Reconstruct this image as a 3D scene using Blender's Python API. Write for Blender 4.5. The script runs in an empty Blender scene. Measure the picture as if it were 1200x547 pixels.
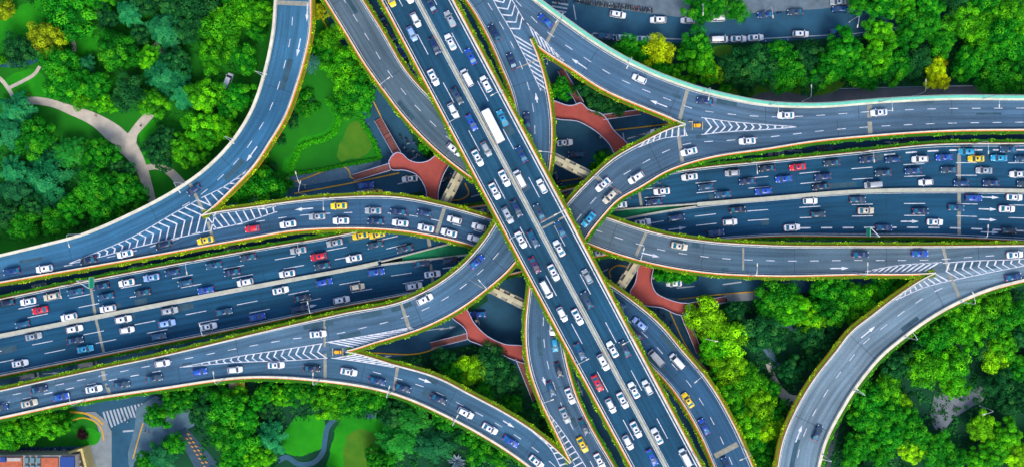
import bpy, math, random
import numpy as np
from mathutils import Vector, Matrix
from mathutils.geometry import tessellate_polygon
random.seed(7); np.random.seed(7)
R = math.radians
scene = bpy.context.scene
COL = scene.collection

# ------------------------------------------------------------------ camera, sky, sun, exposure
H = 300.0
cam_d = bpy.data.cameras.new('camera'); cam = bpy.data.objects.new('camera', cam_d); COL.objects.link(cam)
cam.location = (0, 0, H); cam.rotation_euler = (0, 0, 0)
cam_d.sensor_width = 36; cam_d.lens = 36 * H / 300.0
cam_d.clip_start = 1; cam_d.clip_end = 6000
scene.camera = cam
world = bpy.data.worlds.new('World'); scene.world = world; world.use_nodes = True
SUN_EL, SUN_AZ = 52.0, 165.0          # azimuth clockwise from +Y: the sun stands to the south, a little east
nt = world.node_tree; nt.nodes.clear()
sky = nt.nodes.new('ShaderNodeTexSky'); sky.sky_type = 'NISHITA'; sky.sun_disc = False
sky.sun_elevation = R(SUN_EL); sky.sun_rotation = R(SUN_AZ); sky.air_density = 1.0; sky.dust_density = 2.0
bg = nt.nodes.new('ShaderNodeBackground'); bg.inputs[1].default_value = 0.15
wo = nt.nodes.new('ShaderNodeOutputWorld')
nt.links.new(sky.outputs[0], bg.inputs[0]); nt.links.new(bg.outputs[0], wo.inputs[0])
sd = bpy.data.lights.new('sun', 'SUN'); sd.energy = 1.15; sd.angle = R(24); sd.color = (1.0, 0.95, 0.86)
sun = bpy.data.objects.new('sun', sd); COL.objects.link(sun)
az, el = R(SUN_AZ), R(SUN_EL)
sdir = Vector((math.sin(az) * math.cos(el), math.cos(az) * math.cos(el), math.sin(el)))
sun.rotation_euler = sdir.to_track_quat('Z', 'Y').to_euler(); sun.location = (0, -100, 200)
scene.view_settings.view_transform = 'Standard'; scene.view_settings.look = 'None'
scene.view_settings.gamma = 1.0; scene.view_settings.use_curve_mapping = False
scene.view_settings.exposure = 0.92
scene.cycles.max_bounces = 5; scene.cycles.diffuse_bounces = 3

# ------------------------------------------------------------------ helpers
def P(px, py, z=0.0):
    """a point of the survey photo carried down to its real height z"""
    s = (H - z) / H / 4.0
    return Vector(((px - 600) * s, (273.5 - py) * s, z))

def tag(o, label=None, cat=None, group=None, kind=None):
    if label: o['label'] = label
    if cat: o['category'] = cat
    if group: o['group'] = group
    if kind: o['kind'] = kind
    return o

class MB:
    def __init__(s): s.v = []; s.f = []; s.uv = None
    def add(s, vs, fs):
        b = len(s.v); s.v += [tuple(v) for v in vs]; s.f += [tuple(i + b for i in f) for f in fs]
    def box(s, c, d, rz=0.0, taper=1.0):
        cx, cy, cz = c; dx, dy, dz = d[0] / 2, d[1] / 2, d[2] / 2
        co, si = math.cos(rz), math.sin(rz); vs = []
        for z, t in ((-dz, 1), (dz, taper)):
            for x, y in ((-dx, -dy), (dx, -dy), (dx, dy), (-dx, dy)):
                x *= t; y *= t
                vs.append((cx + x * co - y * si, cy + x * si + y * co, cz + z))
        s.add(vs, [(3, 2, 1, 0), (4, 5, 6, 7), (0, 1, 5, 4), (1, 2, 6, 5), (2, 3, 7, 6), (3, 0, 4, 7)])
    def tube(s, pts, rad, n=8, cap=True):
        pts = [Vector(p) for p in pts]
        if not isinstance(rad, (list, tuple)): rad = [rad] * len(pts)
        vs = []; fs = []
        for i, p in enumerate(pts):
            d = (pts[min(i + 1, len(pts) - 1)] - pts[max(i - 1, 0)]).normalized()
            u = d.cross(Vector((0, 0, 1)))
            if u.length < 1e-3: u = Vector((1, 0, 0))
            u.normalize(); w = d.cross(u).normalized()
            for k in range(n):
                a = 2 * math.pi * k / n
                vs.append(p + (u * math.cos(a) + w * math.sin(a)) * rad[i])
        for i in range(len(pts) - 1):
            for k in range(n):
                a, b = i * n + k, i * n + (k + 1) % n
                fs.append((a, b, b + n, a + n))
        if cap:
            fs.append(tuple(range(n))); fs.append(tuple((len(pts) - 1) * n + k for k in reversed(range(n))))
        s.add(vs, fs)
    def poly(s, pts, z0, z1=None):
        """a filled polygon at z0, or a prism from z0 up to z1"""
        n = len(pts); top = z0 if z1 is None else z1
        tri = tessellate_polygon([[Vector((p[0], p[1], 0)) for p in pts]])
        vs = [(p[0], p[1], top) for p in pts]; fs = []
        for t in tri:
            a, b, c = (Vector((pts[i][0], pts[i][1])) for i in t)
            cr = (b - a).x * (c - a).y - (b - a).y * (c - a).x
            fs.append(tuple(t) if cr > 0 else tuple(reversed(t)))
        if z1 is not None:
            vs += [(p[0], p[1], z0) for p in pts]
            for i in range(n):
                j = (i + 1) % n; fs.append((i, j, j + n, i + n))
        s.add(vs, fs)
    def mesh(s, name, mat=None, smooth=False):
        me = bpy.data.meshes.new(name); me.from_pydata(s.v, [], s.f); me.update()
        if mat: me.materials.append(mat)
        if smooth: me.polygons.foreach_set('use_smooth', [True] * len(me.polygons))
        return me
    def build(s, name, mat=None, parent=None, smooth=False):
        return link(name, s.mesh(name, mat, smooth), parent)

def link(name, me, parent=None):
    o = bpy.data.objects.new(name, me); COL.objects.link(o)
    if parent: o.parent = parent
    return o
def empty(name, loc, rz=0.0):
    o = bpy.data.objects.new(name, None); COL.objects.link(o); o.location = loc; o.rotation_euler = (0, 0, rz)
    o.empty_display_size = 0.5
    return o
def copy_tree(root, kids, loc, rz, scale=None):
    r = root.copy(); COL.objects.link(r); r.location = loc; r.rotation_euler = (0, 0, rz)
    if scale: r.scale = scale
    out = []
    for (k, subs) in kids:
        c = k.copy(); COL.objects.link(c); c.parent = r; out.append(c)
        for g in subs:
            d = g.copy(); COL.objects.link(d); d.parent = c
    return r, out
def kids_of(root):
    return [(k, list(k.children)) for k in root.children]

# ------------------------------------------------------------------ materials
MATS = {}
def mat(name, base, rough=0.7, var=0.0, scale=1.0, metal=0.0, spec=0.3, objcol=False, detail=4.0, coat=0.0, col2=None, bump=0.0):
    if name in MATS: return MATS[name]
    m = bpy.data.materials.new(name); m.use_nodes = True; t = m.node_tree; b = t.nodes['Principled BSDF']
    b.inputs['Roughness'].default_value = rough; b.inputs['Metallic'].default_value = metal
    b.inputs['Specular IOR Level'].default_value = spec; b.inputs['Coat Weight'].default_value = coat
    src = None
    if objcol:
        oi = t.nodes.new('ShaderNodeObjectInfo'); src = oi.outputs['Color']
    if var > 0 or col2:
        tc = t.nodes.new('ShaderNodeTexCoord'); nz = t.nodes.new('ShaderNodeTexNoise')
        nz.inputs['Scale'].default_value = scale; nz.inputs['Detail'].default_value = detail; nz.inputs['Roughness'].default_value = 0.65
        t.links.new(tc.outputs['Object'], nz.inputs['Vector'])
        rp = t.nodes.new('ShaderNodeMapRange'); rp.inputs[1].default_value = 0.45 if name == 'road_paint' else 0.3; rp.inputs[2].default_value = 0.7
        t.links.new(nz.outputs['Fac'], rp.inputs[0])
        mx = t.nodes.new('ShaderNodeMix'); mx.data_type = 'RGBA'
        t.links.new(rp.outputs[0], mx.inputs[0])
        c2 = col2 or tuple(min(1, c * (1 + var)) for c in base)
        c1 = base if col2 else tuple(c * (1 - var) for c in base)
        mx.inputs[6].default_value = (*c1, 1); mx.inputs[7].default_value = (*c2, 1)
        if src:
            mu = t.nodes.new('ShaderNodeMix'); mu.data_type = 'RGBA'; mu.blend_type = 'MULTIPLY'; mu.inputs[0].default_value = 1
            t.links.new(src, mu.inputs[6]); t.links.new(mx.outputs[2], mu.inputs[7]); src = mu.outputs[2]
        else: src = mx.outputs[2]
        if bump > 0:
            bp = t.nodes.new('ShaderNodeBump'); bp.inputs['Strength'].default_value = bump
            t.links.new(nz.outputs['Fac'], bp.inputs['Height']); t.links.new(bp.outputs[0], b.inputs['Normal'])
    if src: t.links.new(src, b.inputs['Base Color'])
    else: b.inputs['Base Color'].default_value = (*base, 1)
    MATS[name] = m; return m

def asphalt_mat():
    m = bpy.data.materials.new('asphalt_deck'); m.use_nodes = True; t = m.node_tree; b = t.nodes['Principled BSDF']
    b.inputs['Roughness'].default_value = 0.85; b.inputs['Specular IOR Level'].default_value = 0.2
    oi = t.nodes.new('ShaderNodeObjectInfo'); uv = t.nodes.new('ShaderNodeUVMap'); uv.uv_map = 'UVMap'
    mp = t.nodes.new('ShaderNodeMapping'); mp.inputs['Scale'].default_value = (1.1, 0.03, 1)
    t.links.new(uv.outputs[0], mp.inputs[0])
    n1 = t.nodes.new('ShaderNodeTexNoise'); n1.inputs['Scale'].default_value = 1.0; n1.inputs['Detail'].default_value = 5
    t.links.new(mp.outputs[0], n1.inputs['Vector'])
    tc = t.nodes.new('ShaderNodeTexCoord')
    n2 = t.nodes.new('ShaderNodeTexNoise'); n2.inputs['Scale'].default_value = 0.07; n2.inputs['Detail'].default_value = 6
    n3 = t.nodes.new('ShaderNodeTexNoise'); n3.inputs['Scale'].default_value = 2.2; n3.inputs['Detail'].default_value = 4
    t.links.new(tc.outputs['Object'], n2.inputs['Vector']); t.links.new(tc.outputs['Object'], n3.inputs['Vector'])
    def rng(src, lo, hi):
        r = t.nodes.new('ShaderNodeMapRange'); r.inputs[1].default_value = 0.28; r.inputs[2].default_value = 0.72
        r.inputs[3].default_value = lo; r.inputs[4].default_value = hi; t.links.new(src, r.inputs[0]); return r.outputs[0]
    def mul(a, c):
        x = t.nodes.new('ShaderNodeMath'); x.operation = 'MULTIPLY'; t.links.new(a, x.inputs[0]); t.links.new(c, x.inputs[1]); return x.outputs[0]
    f = mul(mul(rng(n1.outputs['Fac'], 0.68, 1.34), rng(n2.outputs['Fac'], 0.78, 1.22)), rng(n3.outputs['Fac'], 0.88, 1.12))
    vm = t.nodes.new('ShaderNodeVectorMath'); vm.operation = 'SCALE'
    n4 = t.nodes.new('ShaderNodeTexNoise'); n4.inputs['Scale'].default_value = 0.022; n4.inputs['Detail'].default_value = 3
    t.links.new(tc.outputs['Object'], n4.inputs['Vector'])
    tm = t.nodes.new('ShaderNodeMix'); tm.data_type = 'RGBA'; tm.blend_type = 'MULTIPLY'; tm.inputs[7].default_value = (0.68, 0.90, 1.05, 1)  # broad blue drift in the colour, standing in for cloud shade on the decks
    t.links.new(rng(n4.outputs['Fac'], 0.0, 1.0), tm.inputs[0]); t.links.new(oi.outputs['Color'], tm.inputs[6])
    t.links.new(tm.outputs[2], vm.inputs[0]); t.links.new(f, vm.inputs['Scale'])
    t.links.new(vm.outputs[0], b.inputs['Base Color'])
    return m
M_ASPH = asphalt_mat()
M_PARK = mat('white_barrier_concrete', (0.62, 0.57, 0.44), 0.8, 0.22, 0.45)
M_MED = mat('median_concrete', (0.42, 0.42, 0.33), 0.85, 0.15, 0.6)
M_CONC = mat('grey_concrete', (0.22, 0.22, 0.20), 0.9, 0.2, 0.5)
M_JOINT = mat('joint_concrete', (0.26, 0.25, 0.20), 0.9, 0.25, 0.9)
M_BEAM = mat('beam_concrete', (0.42, 0.38, 0.24), 0.9, 0.25, 0.4)
M_TERRA = mat('terracotta_trough', (0.80, 0.20, 0.035), 0.8, 0.2, 1.0)
M_PAINT = mat('road_paint', (0.66, 0.67, 0.72), 0.6, col2=(0.30, 0.34, 0.40), scale=0.9, detail=8)
M_YPAINT = mat('yellow_paint', (0.55, 0.30, 0.02), 0.7, 0.15, 1.5)
M_STREET = mat('street_asphalt', (0.018, 0.080, 0.135), 0.9, 0.25, 0.15)
M_GREYPAVE = mat('pavement_slabs', (0.08, 0.15, 0.20), 0.9, 0.2, 0.5)
M_PATH = mat('path_gravel', (0.50, 0.44, 0.36), 0.95, 0.18, 0.35)
M_REDWALK = mat('red_walkway', (0.34, 0.065, 0.048), 0.8, 0.15, 0.5)
M_MINT = mat('mint_barrier', (0.13, 0.50, 0.36), 0.5, 0.12, 0.7)
M_SIGN = mat('sign_green', (0.01, 0.42, 0.20), 0.5)
M_STEEL = mat('galvanised_steel', (0.62, 0.64, 0.66), 0.4, metal=0.3)
M_GREYSTEEL = mat('grey_steel', (0.35, 0.37, 0.39), 0.4, metal=0.3)
M_LAWN = mat('lawn', (0.003, 0.110, 0.004), 0.95, col2=(0.012, 0.21, 0.004), scale=0.05, detail=8)
M_LAWNB = mat('lawn_bright', (0.002, 0.17, 0.002), 0.95, col2=(0.022, 0.33, 0.003), scale=0.10, detail=9)
M_LAWNY = mat('dry_lawn', (0.03, 0.16, 0.006), 0.95, col2=(0.085, 0.20, 0.008), scale=0.25, detail=8)
M_SOIL = mat('undergrowth', (0.002, 0.036, 0.020), 0.95, col2=(0.003, 0.075, 0.020), scale=0.12, detail=8)
M_WATER = mat('stream_water', (0.02, 0.09, 0.14), 0.15, 0.2, 0.2, spec=0.5)
M_GLASS = mat('car_glass', (0.012, 0.060, 0.10), 0.15, spec=0.5)
M_REARGLASS = mat('rear_glass', (0.010, 0.14, 0.21), 0.2, spec=0.5)  # base raised towards teal: sky reflection put into the colour
M_FRONTGLASS = mat('front_glass', (0.05, 0.075, 0.09), 0.15, spec=0.5)  # paler base carries a painted reflection of the sky
M_ROOFGLASS = mat('roof_glass', (0.006, 0.015, 0.11), 0.15, spec=0.5)
M_CARPAINT = mat('car_paint', (1, 1, 1), 0.35, objcol=True, coat=0.25, spec=0.4)
M_TYRE = mat('tyre', (0.01, 0.01, 0.012), 0.8)
M_REDLAMP = mat('red_lens', (0.65, 0.01, 0.01), 0.3)
M_LAMP = mat('clear_lens', (0.75, 0.78, 0.8), 0.2)
M_BLACK = mat('black_trim', (0.015, 0.015, 0.02), 0.6)
M_YELLOW = mat('yellow_plastic', (0.85, 0.38, 0.01), 0.5)
M_BARK = mat('bark', (0.06, 0.045, 0.03), 0.95, 0.3, 3)

def leaf_mat(name='foliage'):
    m = bpy.data.materials.new(name); m.use_nodes = True; t = m.node_tree; b = t.nodes['Principled BSDF']
    b.inputs['Roughness'].default_value = 0.75; b.inputs['Specular IOR Level'].default_value = 0.15
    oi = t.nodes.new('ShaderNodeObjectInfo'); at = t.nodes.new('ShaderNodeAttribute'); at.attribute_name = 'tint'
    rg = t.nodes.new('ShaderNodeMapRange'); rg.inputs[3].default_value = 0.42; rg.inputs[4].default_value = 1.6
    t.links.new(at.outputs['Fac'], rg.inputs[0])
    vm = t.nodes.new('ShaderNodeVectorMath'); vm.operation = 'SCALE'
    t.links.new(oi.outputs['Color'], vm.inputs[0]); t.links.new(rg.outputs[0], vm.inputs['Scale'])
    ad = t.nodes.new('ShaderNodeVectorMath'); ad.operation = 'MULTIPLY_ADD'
    # higher tint is yellower: varied leaves plus highlights painted on crown tops
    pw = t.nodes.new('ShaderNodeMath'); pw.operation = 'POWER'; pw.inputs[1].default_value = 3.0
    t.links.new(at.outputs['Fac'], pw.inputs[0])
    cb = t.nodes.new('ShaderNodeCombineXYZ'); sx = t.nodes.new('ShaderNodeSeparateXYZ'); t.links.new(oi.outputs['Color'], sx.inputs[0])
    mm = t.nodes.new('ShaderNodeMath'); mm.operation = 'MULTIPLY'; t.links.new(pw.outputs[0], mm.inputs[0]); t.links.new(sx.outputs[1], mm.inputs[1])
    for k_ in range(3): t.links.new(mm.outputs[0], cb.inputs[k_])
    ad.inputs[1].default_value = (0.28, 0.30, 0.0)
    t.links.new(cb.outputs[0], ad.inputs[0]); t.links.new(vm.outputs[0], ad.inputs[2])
    t.links.new(ad.outputs[0], b.inputs['Base Color'])
    return m
M_LEAF = leaf_mat()

# ------------------------------------------------------------------ label bookkeeping
NUM = ['', 'first', 'second', 'third', 'fourth', 'fifth', 'sixth', 'seventh', 'eighth', 'ninth', 'tenth', 'eleventh', 'twelfth',
       'thirteenth', 'fourteenth', 'fifteenth', 'sixteenth', 'seventeenth', 'eighteenth', 'nineteenth']
TENS = {2: ('twentieth', 'twenty'), 3: ('thirtieth', 'thirty'), 4: ('fortieth', 'forty'), 5: ('fiftieth', 'fifty')}
def nth(n):
    if n < 20: return NUM[n]
    a, b = divmod(n, 10)
    return TENS[a][0] if b == 0 else TENS[a][1] + '-' + NUM[b]
REG = []    # (object, noun phrase, place phrase, axis, sort value)
def reg(o, noun, place, axis, key): REG.append((o, noun, place, axis, key))
def write_labels():
    groups = {}
    for r in REG: groups.setdefault((r[1], r[2], r[3]), []).append(r)
    for (noun, place, axis), rs in groups.items():
        rs.sort(key=lambda r: r[4])
        for i, r in enumerate(rs):
            r[0]['label'] = f'{noun} {place}' if len(rs) == 1 else f'{nth(i + 1)} {noun} from {axis} {place}'

# ------------------------------------------------------------------ roads
def catmull(pts, step=2.0):
    p = [np.array(a, float) for a in pts]
    p = [2 * p[0] - p[1]] + p + [2 * p[-1] - p[-2]]
    out = []
    for i in range(1, len(p) - 2):
        L = np.linalg.norm(p[i + 1] - p[i]); n = max(2, int(L / step))
        # centripetal-ish: scale tangents by the segment length so uneven spacing does not overshoot
        a0 = np.linalg.norm(p[i] - p[i - 1]) or 1; a1 = L or 1; a2 = np.linalg.norm(p[i + 2] - p[i + 1]) or 1
        m1 = ((p[i] - p[i - 1]) / a0 * a1 + (p[i + 1] - p[i]) / a1 * a0) / (a0 + a1) * a1
        m2 = ((p[i + 1] - p[i]) / a1 * a2 + (p[i + 2] - p[i + 1]) / a2 * a1) / (a1 + a2) * a1
        for k in range(n):
            t = k / n; t2 = t * t; t3 = t2 * t
            out.append((2 * t3 - 3 * t2 + 1) * p[i] + (t3 - 2 * t2 + t) * m1 + (-2 * t3 + 3 * t2) * p[i + 1] + (t3 - t2) * m2)
    out.append(p[-2]); return np.array(out)
def extend(pts, e=160):
    p = [tuple(map(float, a)) for a in pts]
    a = np.array(p[0]) - np.array(p[1]); a /= np.linalg.norm(a)
    b = np.array(p[-1]) - np.array(p[-2]); b /= np.linalg.norm(b)
    return [tuple(np.array(p[0]) + a * e)] + p + [tuple(np.array(p[-1]) + b * e)]
def resample(poly, n):
    d = np.r_[0, np.cumsum(np.linalg.norm(np.diff(poly, axis=0), axis=1))]
    s = np.linspace(0, d[-1], n)
    return np.c_[np.interp(s, d, poly[:, 0]), np.interp(s, d, poly[:, 1])]
def ray_hit(c, nrm, poly, sign):
    a = poly[:-1] - c; d = poly[1:] - poly[:-1]
    den = d[:, 0] * nrm[1] - d[:, 1] * nrm[0]
    den[np.abs(den) < 1e-9] = 1e-9
    u = -(a[:, 0] * nrm[1] - a[:, 1] * nrm[0]) / den
    hit = a + d * u[:, None]; s = hit @ nrm
    ok = (u >= 0) & (u <= 1) & (s * sign > 0) & (np.abs(s) < 75)
    if not ok.any(): return None
    s = s[ok]; return s[np.argmin(np.abs(s))]

class Road:
    def __init__(r, key, L, Rr, zs, color, place, zoff=0.0, ext=(160, 160)):
        r.key = key; r.place = place; r.color = color
        Lp, Rp = catmull(extend(L)), catmull(extend(Rr))
        n0 = int(max(len(Lp), len(Rp)))
        c = (resample(Lp, n0) + resample(Rp, n0)) / 2
        for _ in range(3):
            ln = np.linalg.norm(np.diff(c, axis=0), axis=1).sum(); n = int(ln / 4)
            c = resample(c, n)
            tg = np.gradient(c, axis=0); tg /= np.linalg.norm(tg, axis=1)[:, None]
            nr = np.c_[tg[:, 1], -tg[:, 0]]           # points to the left of travel in image space (y down)
            # sides: decide which sign is L
            k = n // 2
            sg = 1 if ray_hit(c[k], nr[k], Lp, 1) is not None and (ray_hit(c[k], nr[k], Rp, -1) is not None) else -1
            lo = np.full(n, np.nan); ro = np.full(n, np.nan)
            for i in range(n):
                a = ray_hit(c[i], nr[i], Lp, sg); b = ray_hit(c[i], nr[i], Rp, -sg)
                if a is not None: lo[i] = a
                if b is not None: ro[i] = b
            idx = np.arange(n)
            for arr in (lo, ro):
                g = ~np.isnan(arr); arr[:] = np.interp(idx, idx[g], arr[g])
            ker = np.ones(5) / 5
            lo = np.convolve(np.pad(lo, 2, 'edge'), ker, 'valid'); ro = np.convolve(np.pad(ro, 2, 'edge'), ker, 'valid')
            c2 = c + nr * ((lo + ro) / 2)[:, None]
            last = (c, nr, lo, ro)
            c = c2
        c, nr, lo, ro = last
        r.n = n; r.Lpx = c + nr * lo[:, None]; r.Rpx = c + nr * ro[:, None]; r.Cpx = (r.Lpx + r.Rpx) / 2
        # heights
        if len(zs) == 1: z = np.full(n, float(zs[0][2]))
        else:
            ii = [int(np.argmin(np.linalg.norm(r.Cpx - np.array(q[:2]), axis=1))) for q in zs]; zz = [q[2] for q in zs]
            o = np.argsort(ii); z = np.interp(np.arange(n), np.array(ii)[o], np.array(zz)[o])
            ker = np.ones(21) / 21; z = np.convolve(np.pad(z, 10, 'edge'), ker, 'valid')
        r.z = z + zoff
        r.L = [P(*r.Lpx[i], r.z[i]) for i in range(n)]; r.R = [P(*r.Rpx[i], r.z[i]) for i in range(n)]
        r.C = [(a + b) / 2 for a, b in zip(r.L, r.R)]
        r.s = np.r_[0, np.cumsum([(r.C[i + 1] - r.C[i]).length for i in range(n - 1)])]
    def near(r, px, py):
        d = np.linalg.norm(r.Cpx - np.array([px, py]), axis=1); return int(np.argmin(d))
    def at(r, s, f):
        s = min(max(s, 0), r.s[-1] - 1e-3); i = int(np.searchsorted(r.s, s, 'right') - 1); i = min(i, r.n - 2)
        t = (s - r.s[i]) / (r.s[i + 1] - r.s[i])
        a = r.L[i].lerp(r.R[i], f); b = r.L[i + 1].lerp(r.R[i + 1], f)
        return a.lerp(b, t)
    def tangent(r, i):
        a = r.C[min(i + 2, r.n - 1)] - r.C[max(i - 2, 0)]; return a.normalized()
    def zpx(r, px, py): return r.z[r.near(px, py)]

def strip(rows, name, m, parent=None, closed=True):
    """loft of cross-sections: rows[i] = list of points, closed ring"""
    mb = MB(); k = len(rows[0]); vs = [p for row in rows for p in row]; fs = []
    for i in range(len(rows) - 1):
        for j in range(k if closed else k - 1):
            j2 = (j + 1) % k
            fs.append((i * k + j, i * k + j2, (i + 1) * k + j2, (i + 1) * k + j))
    if closed:
        fs.append(tuple(range(k))); fs.append(tuple((len(rows) - 1) * k + j for j in reversed(range(k))))
    mb.add(vs, fs); o = mb.build(name, m, parent)
    import bmesh
    bm = bmesh.new(); bm.from_mesh(o.data); bmesh.ops.recalc_face_normals(bm, faces=bm.faces); bm.to_mesh(o.data); bm.free()
    return o

ASH = (0.030, 0.062, 0.095)
ROADS = {}
def road(key, L, Rr, zs, color, place, thick=1.3, zoff=0.0):
    r = Road(key, L, Rr, zs, color, place, zoff); ROADS[key] = r; r.thick = thick
    mb = MB(); n = r.n; vs = []; fs = []
    for i in range(n):
        a, b = r.L[i], r.R[i]
        inn = (b - a).normalized()
        vs += [a, b, b + Vector((0, 0, -0.5)), b - inn * 1.6 + Vector((0, 0, -thick)), a + inn * 1.6 + Vector((0, 0, -thick)), a + Vector((0, 0, -0.5))]
    # orientation
    a, b, c2 = vs[0], vs[1], vs[6]
    up = (b - a).cross(c2 - a).z > 0
    for i in range(n - 1):
        for j in range(6):
            q = (i * 6 + j, i * 6 + (j + 1) % 6, (i + 1) * 6 + (j + 1) % 6, (i + 1) * 6 + j)
            fs.append(q if up else tuple(reversed(q)))
    mb.add(vs, fs)
    me = mb.mesh('elevated_road', M_ASPH)
    me.materials.append(M_CONC)
    uv = me.uv_layers.new(name='UVMap')
    for p in me.polygons:
        j = p.index % 6
        if j != 0: p.material_index = 1
        for li in p.loop_indices:
            vi = me.loops[li].vertex_index; i, jj = divmod(vi, 6)
            w = (r.L[i] - r.R[i]).length
            uv.data[li].uv = (0.0 if jj == 0 else w, r.s[i])
    o = link('elevated_road', me); o.color = (*color, 1)
    tag(o, kind='structure'); r.obj = o
    return r

A_ = 22.0; F_ = 16.5; B_ = 11.0; K_ = 5.5
TIP_JE, TIP_CD, TIP_DF, TIP_GH, TIP_FM, TIP_CM = (238, 252), (622, 47), (803, 146), (1095, 320), (407, 411), (668, 541)
K_blue = (0.010, 0.066, 0.120)
# the east-west expressway, two decks at the lowest level
KN = road('KN', [(0, 350), (100, 329), (200, 310), (300, 292), (400, 275), (450, 265), (540, 245), (572, 240), (654, 225), (700, 214), (780, 203), (812, 198), (900, 189), (1000, 179), (1087, 170), (1200, 168)],
          [(0, 393), (112, 371), (300, 335), (440, 308.5), (537, 284), (620, 265), (712, 248.5), (820, 239.5), (900, 233), (1000, 225), (1100, 223), (1200, 224)],
          [(0, 0, K_)], K_blue, 'upper carriageway')
KS = road('KS', [(0, 393.5), (112, 371.5), (300, 335.5), (440, 310), (555, 296), (640, 278), (725, 257), (820, 241), (900, 233.6), (1000, 225.6), (1100, 223.6), (1200, 224.6)],
          [(0, 440), (150, 410), (300, 380), (400, 359), (475, 345), (507, 338), (560, 330), (612, 318), (695, 301), (760, 291), (840, 281), (900, 277), (1000, 277), (1100, 277.5), (1200, 282)],
          [(0, 0, K_ - 0.006)], K_blue, 'lower carriageway')
# second level
G = road('B', [(381, 0), (407, 42), (425, 72), (450, 107), (473, 137), (512, 177), (557, 212), (620, 250), (686, 284), (745, 304), (825, 319), (900, 323), (1000, 321.5), (1095, 320), (1150, 313), (1200, 307)],
         [(425, 0), (450, 40), (475, 82), (517, 127), (560, 165), (620, 207), (670, 238), (707, 253), (770, 273), (825, 282), (900, 287), (1000, 288), (1100, 288), (1200, 287)],
         [(0, 0, B_)], (0.088, 0.124, 0.148), 'ramp from top left to right edge')
E = road('E', [(0, 315), (100, 300), (180, 276), (238, 252), (300, 242), (385, 232), (475, 232), (520, 241), (582, 259), (640, 284), (707, 328), (740, 351), (775, 381), (800, 411), (825, 440), (862, 502), (882, 547)],
         [(0, 331), (150, 305), (300, 278), (340, 271), (385, 268), (435, 268), (475, 271), (520, 279), (557, 289), (605, 308), (660, 341), (708, 379), (751, 417), (789, 457), (821, 510), (837, 547)],
         [(0, 0, B_)], (0.035, 0.090, 0.150), 'ramp from left edge to bottom')
J = road('J', [(322, 0), (319, 37), (310, 82), (290, 137), (270, 167), (237, 200), (200, 225), (150, 251), (95, 274), (50, 286), (0, 298)],
         [(365, 0), (364, 37), (356, 75), (347, 105), (335, 137), (317, 167), (300, 193), (275, 220), (238, 253), (180, 278), (100, 303), (0, 318)],
         [(0, 0, B_)], (0.038, 0.125, 0.200), 'broad ramp along the upper left park', zoff=-0.012)
HH = road('H', [(1200, 303), (1150, 310), (1095, 319), (1050, 346), (1020, 369), (995, 389), (978, 411), (955, 440), (930, 482), (915, 520), (910, 547)],
          [(1200, 329), (1162, 339), (1125, 354), (1080, 380), (1055, 399), (1040, 411), (1012, 442), (987, 480), (967, 520), (960, 547)],
          [(0, 0, B_)], (0.165, 0.208, 0.232), 'curved ramp at the lower right', zoff=-0.012)
# third level
C = road('C', [(546, 0), (558, 18), (570, 40), (588, 80), (600, 110), (606, 137), (606, 170), (598, 218), (582, 259), (566, 283), (540, 312), (510, 334), (475, 351), (400, 367), (300, 390), (200, 414), (100, 435), (0, 457)],
         [(592, 0), (605, 20), (622, 47), (637, 88), (646, 137), (646, 182), (641, 215), (628, 258), (612, 296), (600, 312), (570, 339), (540, 361), (500, 382), (440, 401), (407, 411), (340, 413), (280, 420), (210, 431), (100, 452), (0, 474)],
         [(600, 20, 14.5), (620, 150, F_), (585, 300, F_), (480, 370, 14.0), (380, 395, 13.0), (0, 465, 12.0)], (0.065, 0.125, 0.180), 'curved ramp from top to left edge')
D = road('D', [(627, 0), (660, 24), (700, 52), (740, 75), (800, 100), (850, 114), (900, 123), (950, 125), (1040, 119), (1100, 116), (1200, 116)],
         [(588, 0), (602, 20), (622, 47.5), (670, 82), (705, 105), (750, 125), (780, 137), (803, 147), (850, 151), (900, 150), (1000, 142), (1200, 137)],
         [(640, 30, 14.5), (800, 125, 14.5)], (0.075, 0.125, 0.175), 'upper right ramp', zoff=-0.012)
F = road('F', [(1200, 134), (1000, 139), (900, 147), (850, 148.5), (803, 146), (750, 168), (720, 185), (695, 207), (662, 242), (640, 275), (625, 310), (619, 350), (616, 380), (617, 410), (622, 437), (632, 465), (650, 503), (669, 542), (684, 570)],
         [(1200, 153), (1115, 154), (1020, 160), (950, 167), (900, 175), (825, 187), (780, 202), (750, 220), (725, 234), (705, 255), (687, 278), (670, 309), (660, 345), (657, 380), (661, 410), (668, 440), (676, 465), (690, 495), (720, 547), (733, 570)],
         [(800, 165, 14.5), (700, 230, F_), (640, 330, F_), (640, 420, 14.0), (690, 547, 12.0)], (0.060, 0.105, 0.150), 'curved ramp from right edge to bottom')
MR = road('M', [(0, 472), (100, 450), (210, 429), (280, 418), (340, 412), (407, 411), (462, 426), (515, 442), (550, 460), (600, 487), (630, 507), (668, 541), (692, 568)],
          [(0, 490), (100, 469), (185, 456), (300, 442), (375, 446), (460, 461), (532, 492), (600, 532), (640, 562)],
          [(0, 480, 12.0), (380, 425, 13.0), (640, 530, 12.0)], (0.048, 0.110, 0.165), 'curved ramp along the bottom left', zoff=-0.012)
# top level
A = road('A', [(447, 0), (520, 137), (593, 274), (666, 410), (740, 547)], [(531, 0), (604, 137), (677, 274), (749, 410), (822, 547)],
         [(0, 0, A_)], (0.014, 0.068, 0.112), 'diagonal expressway', thick=1.8)

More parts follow.
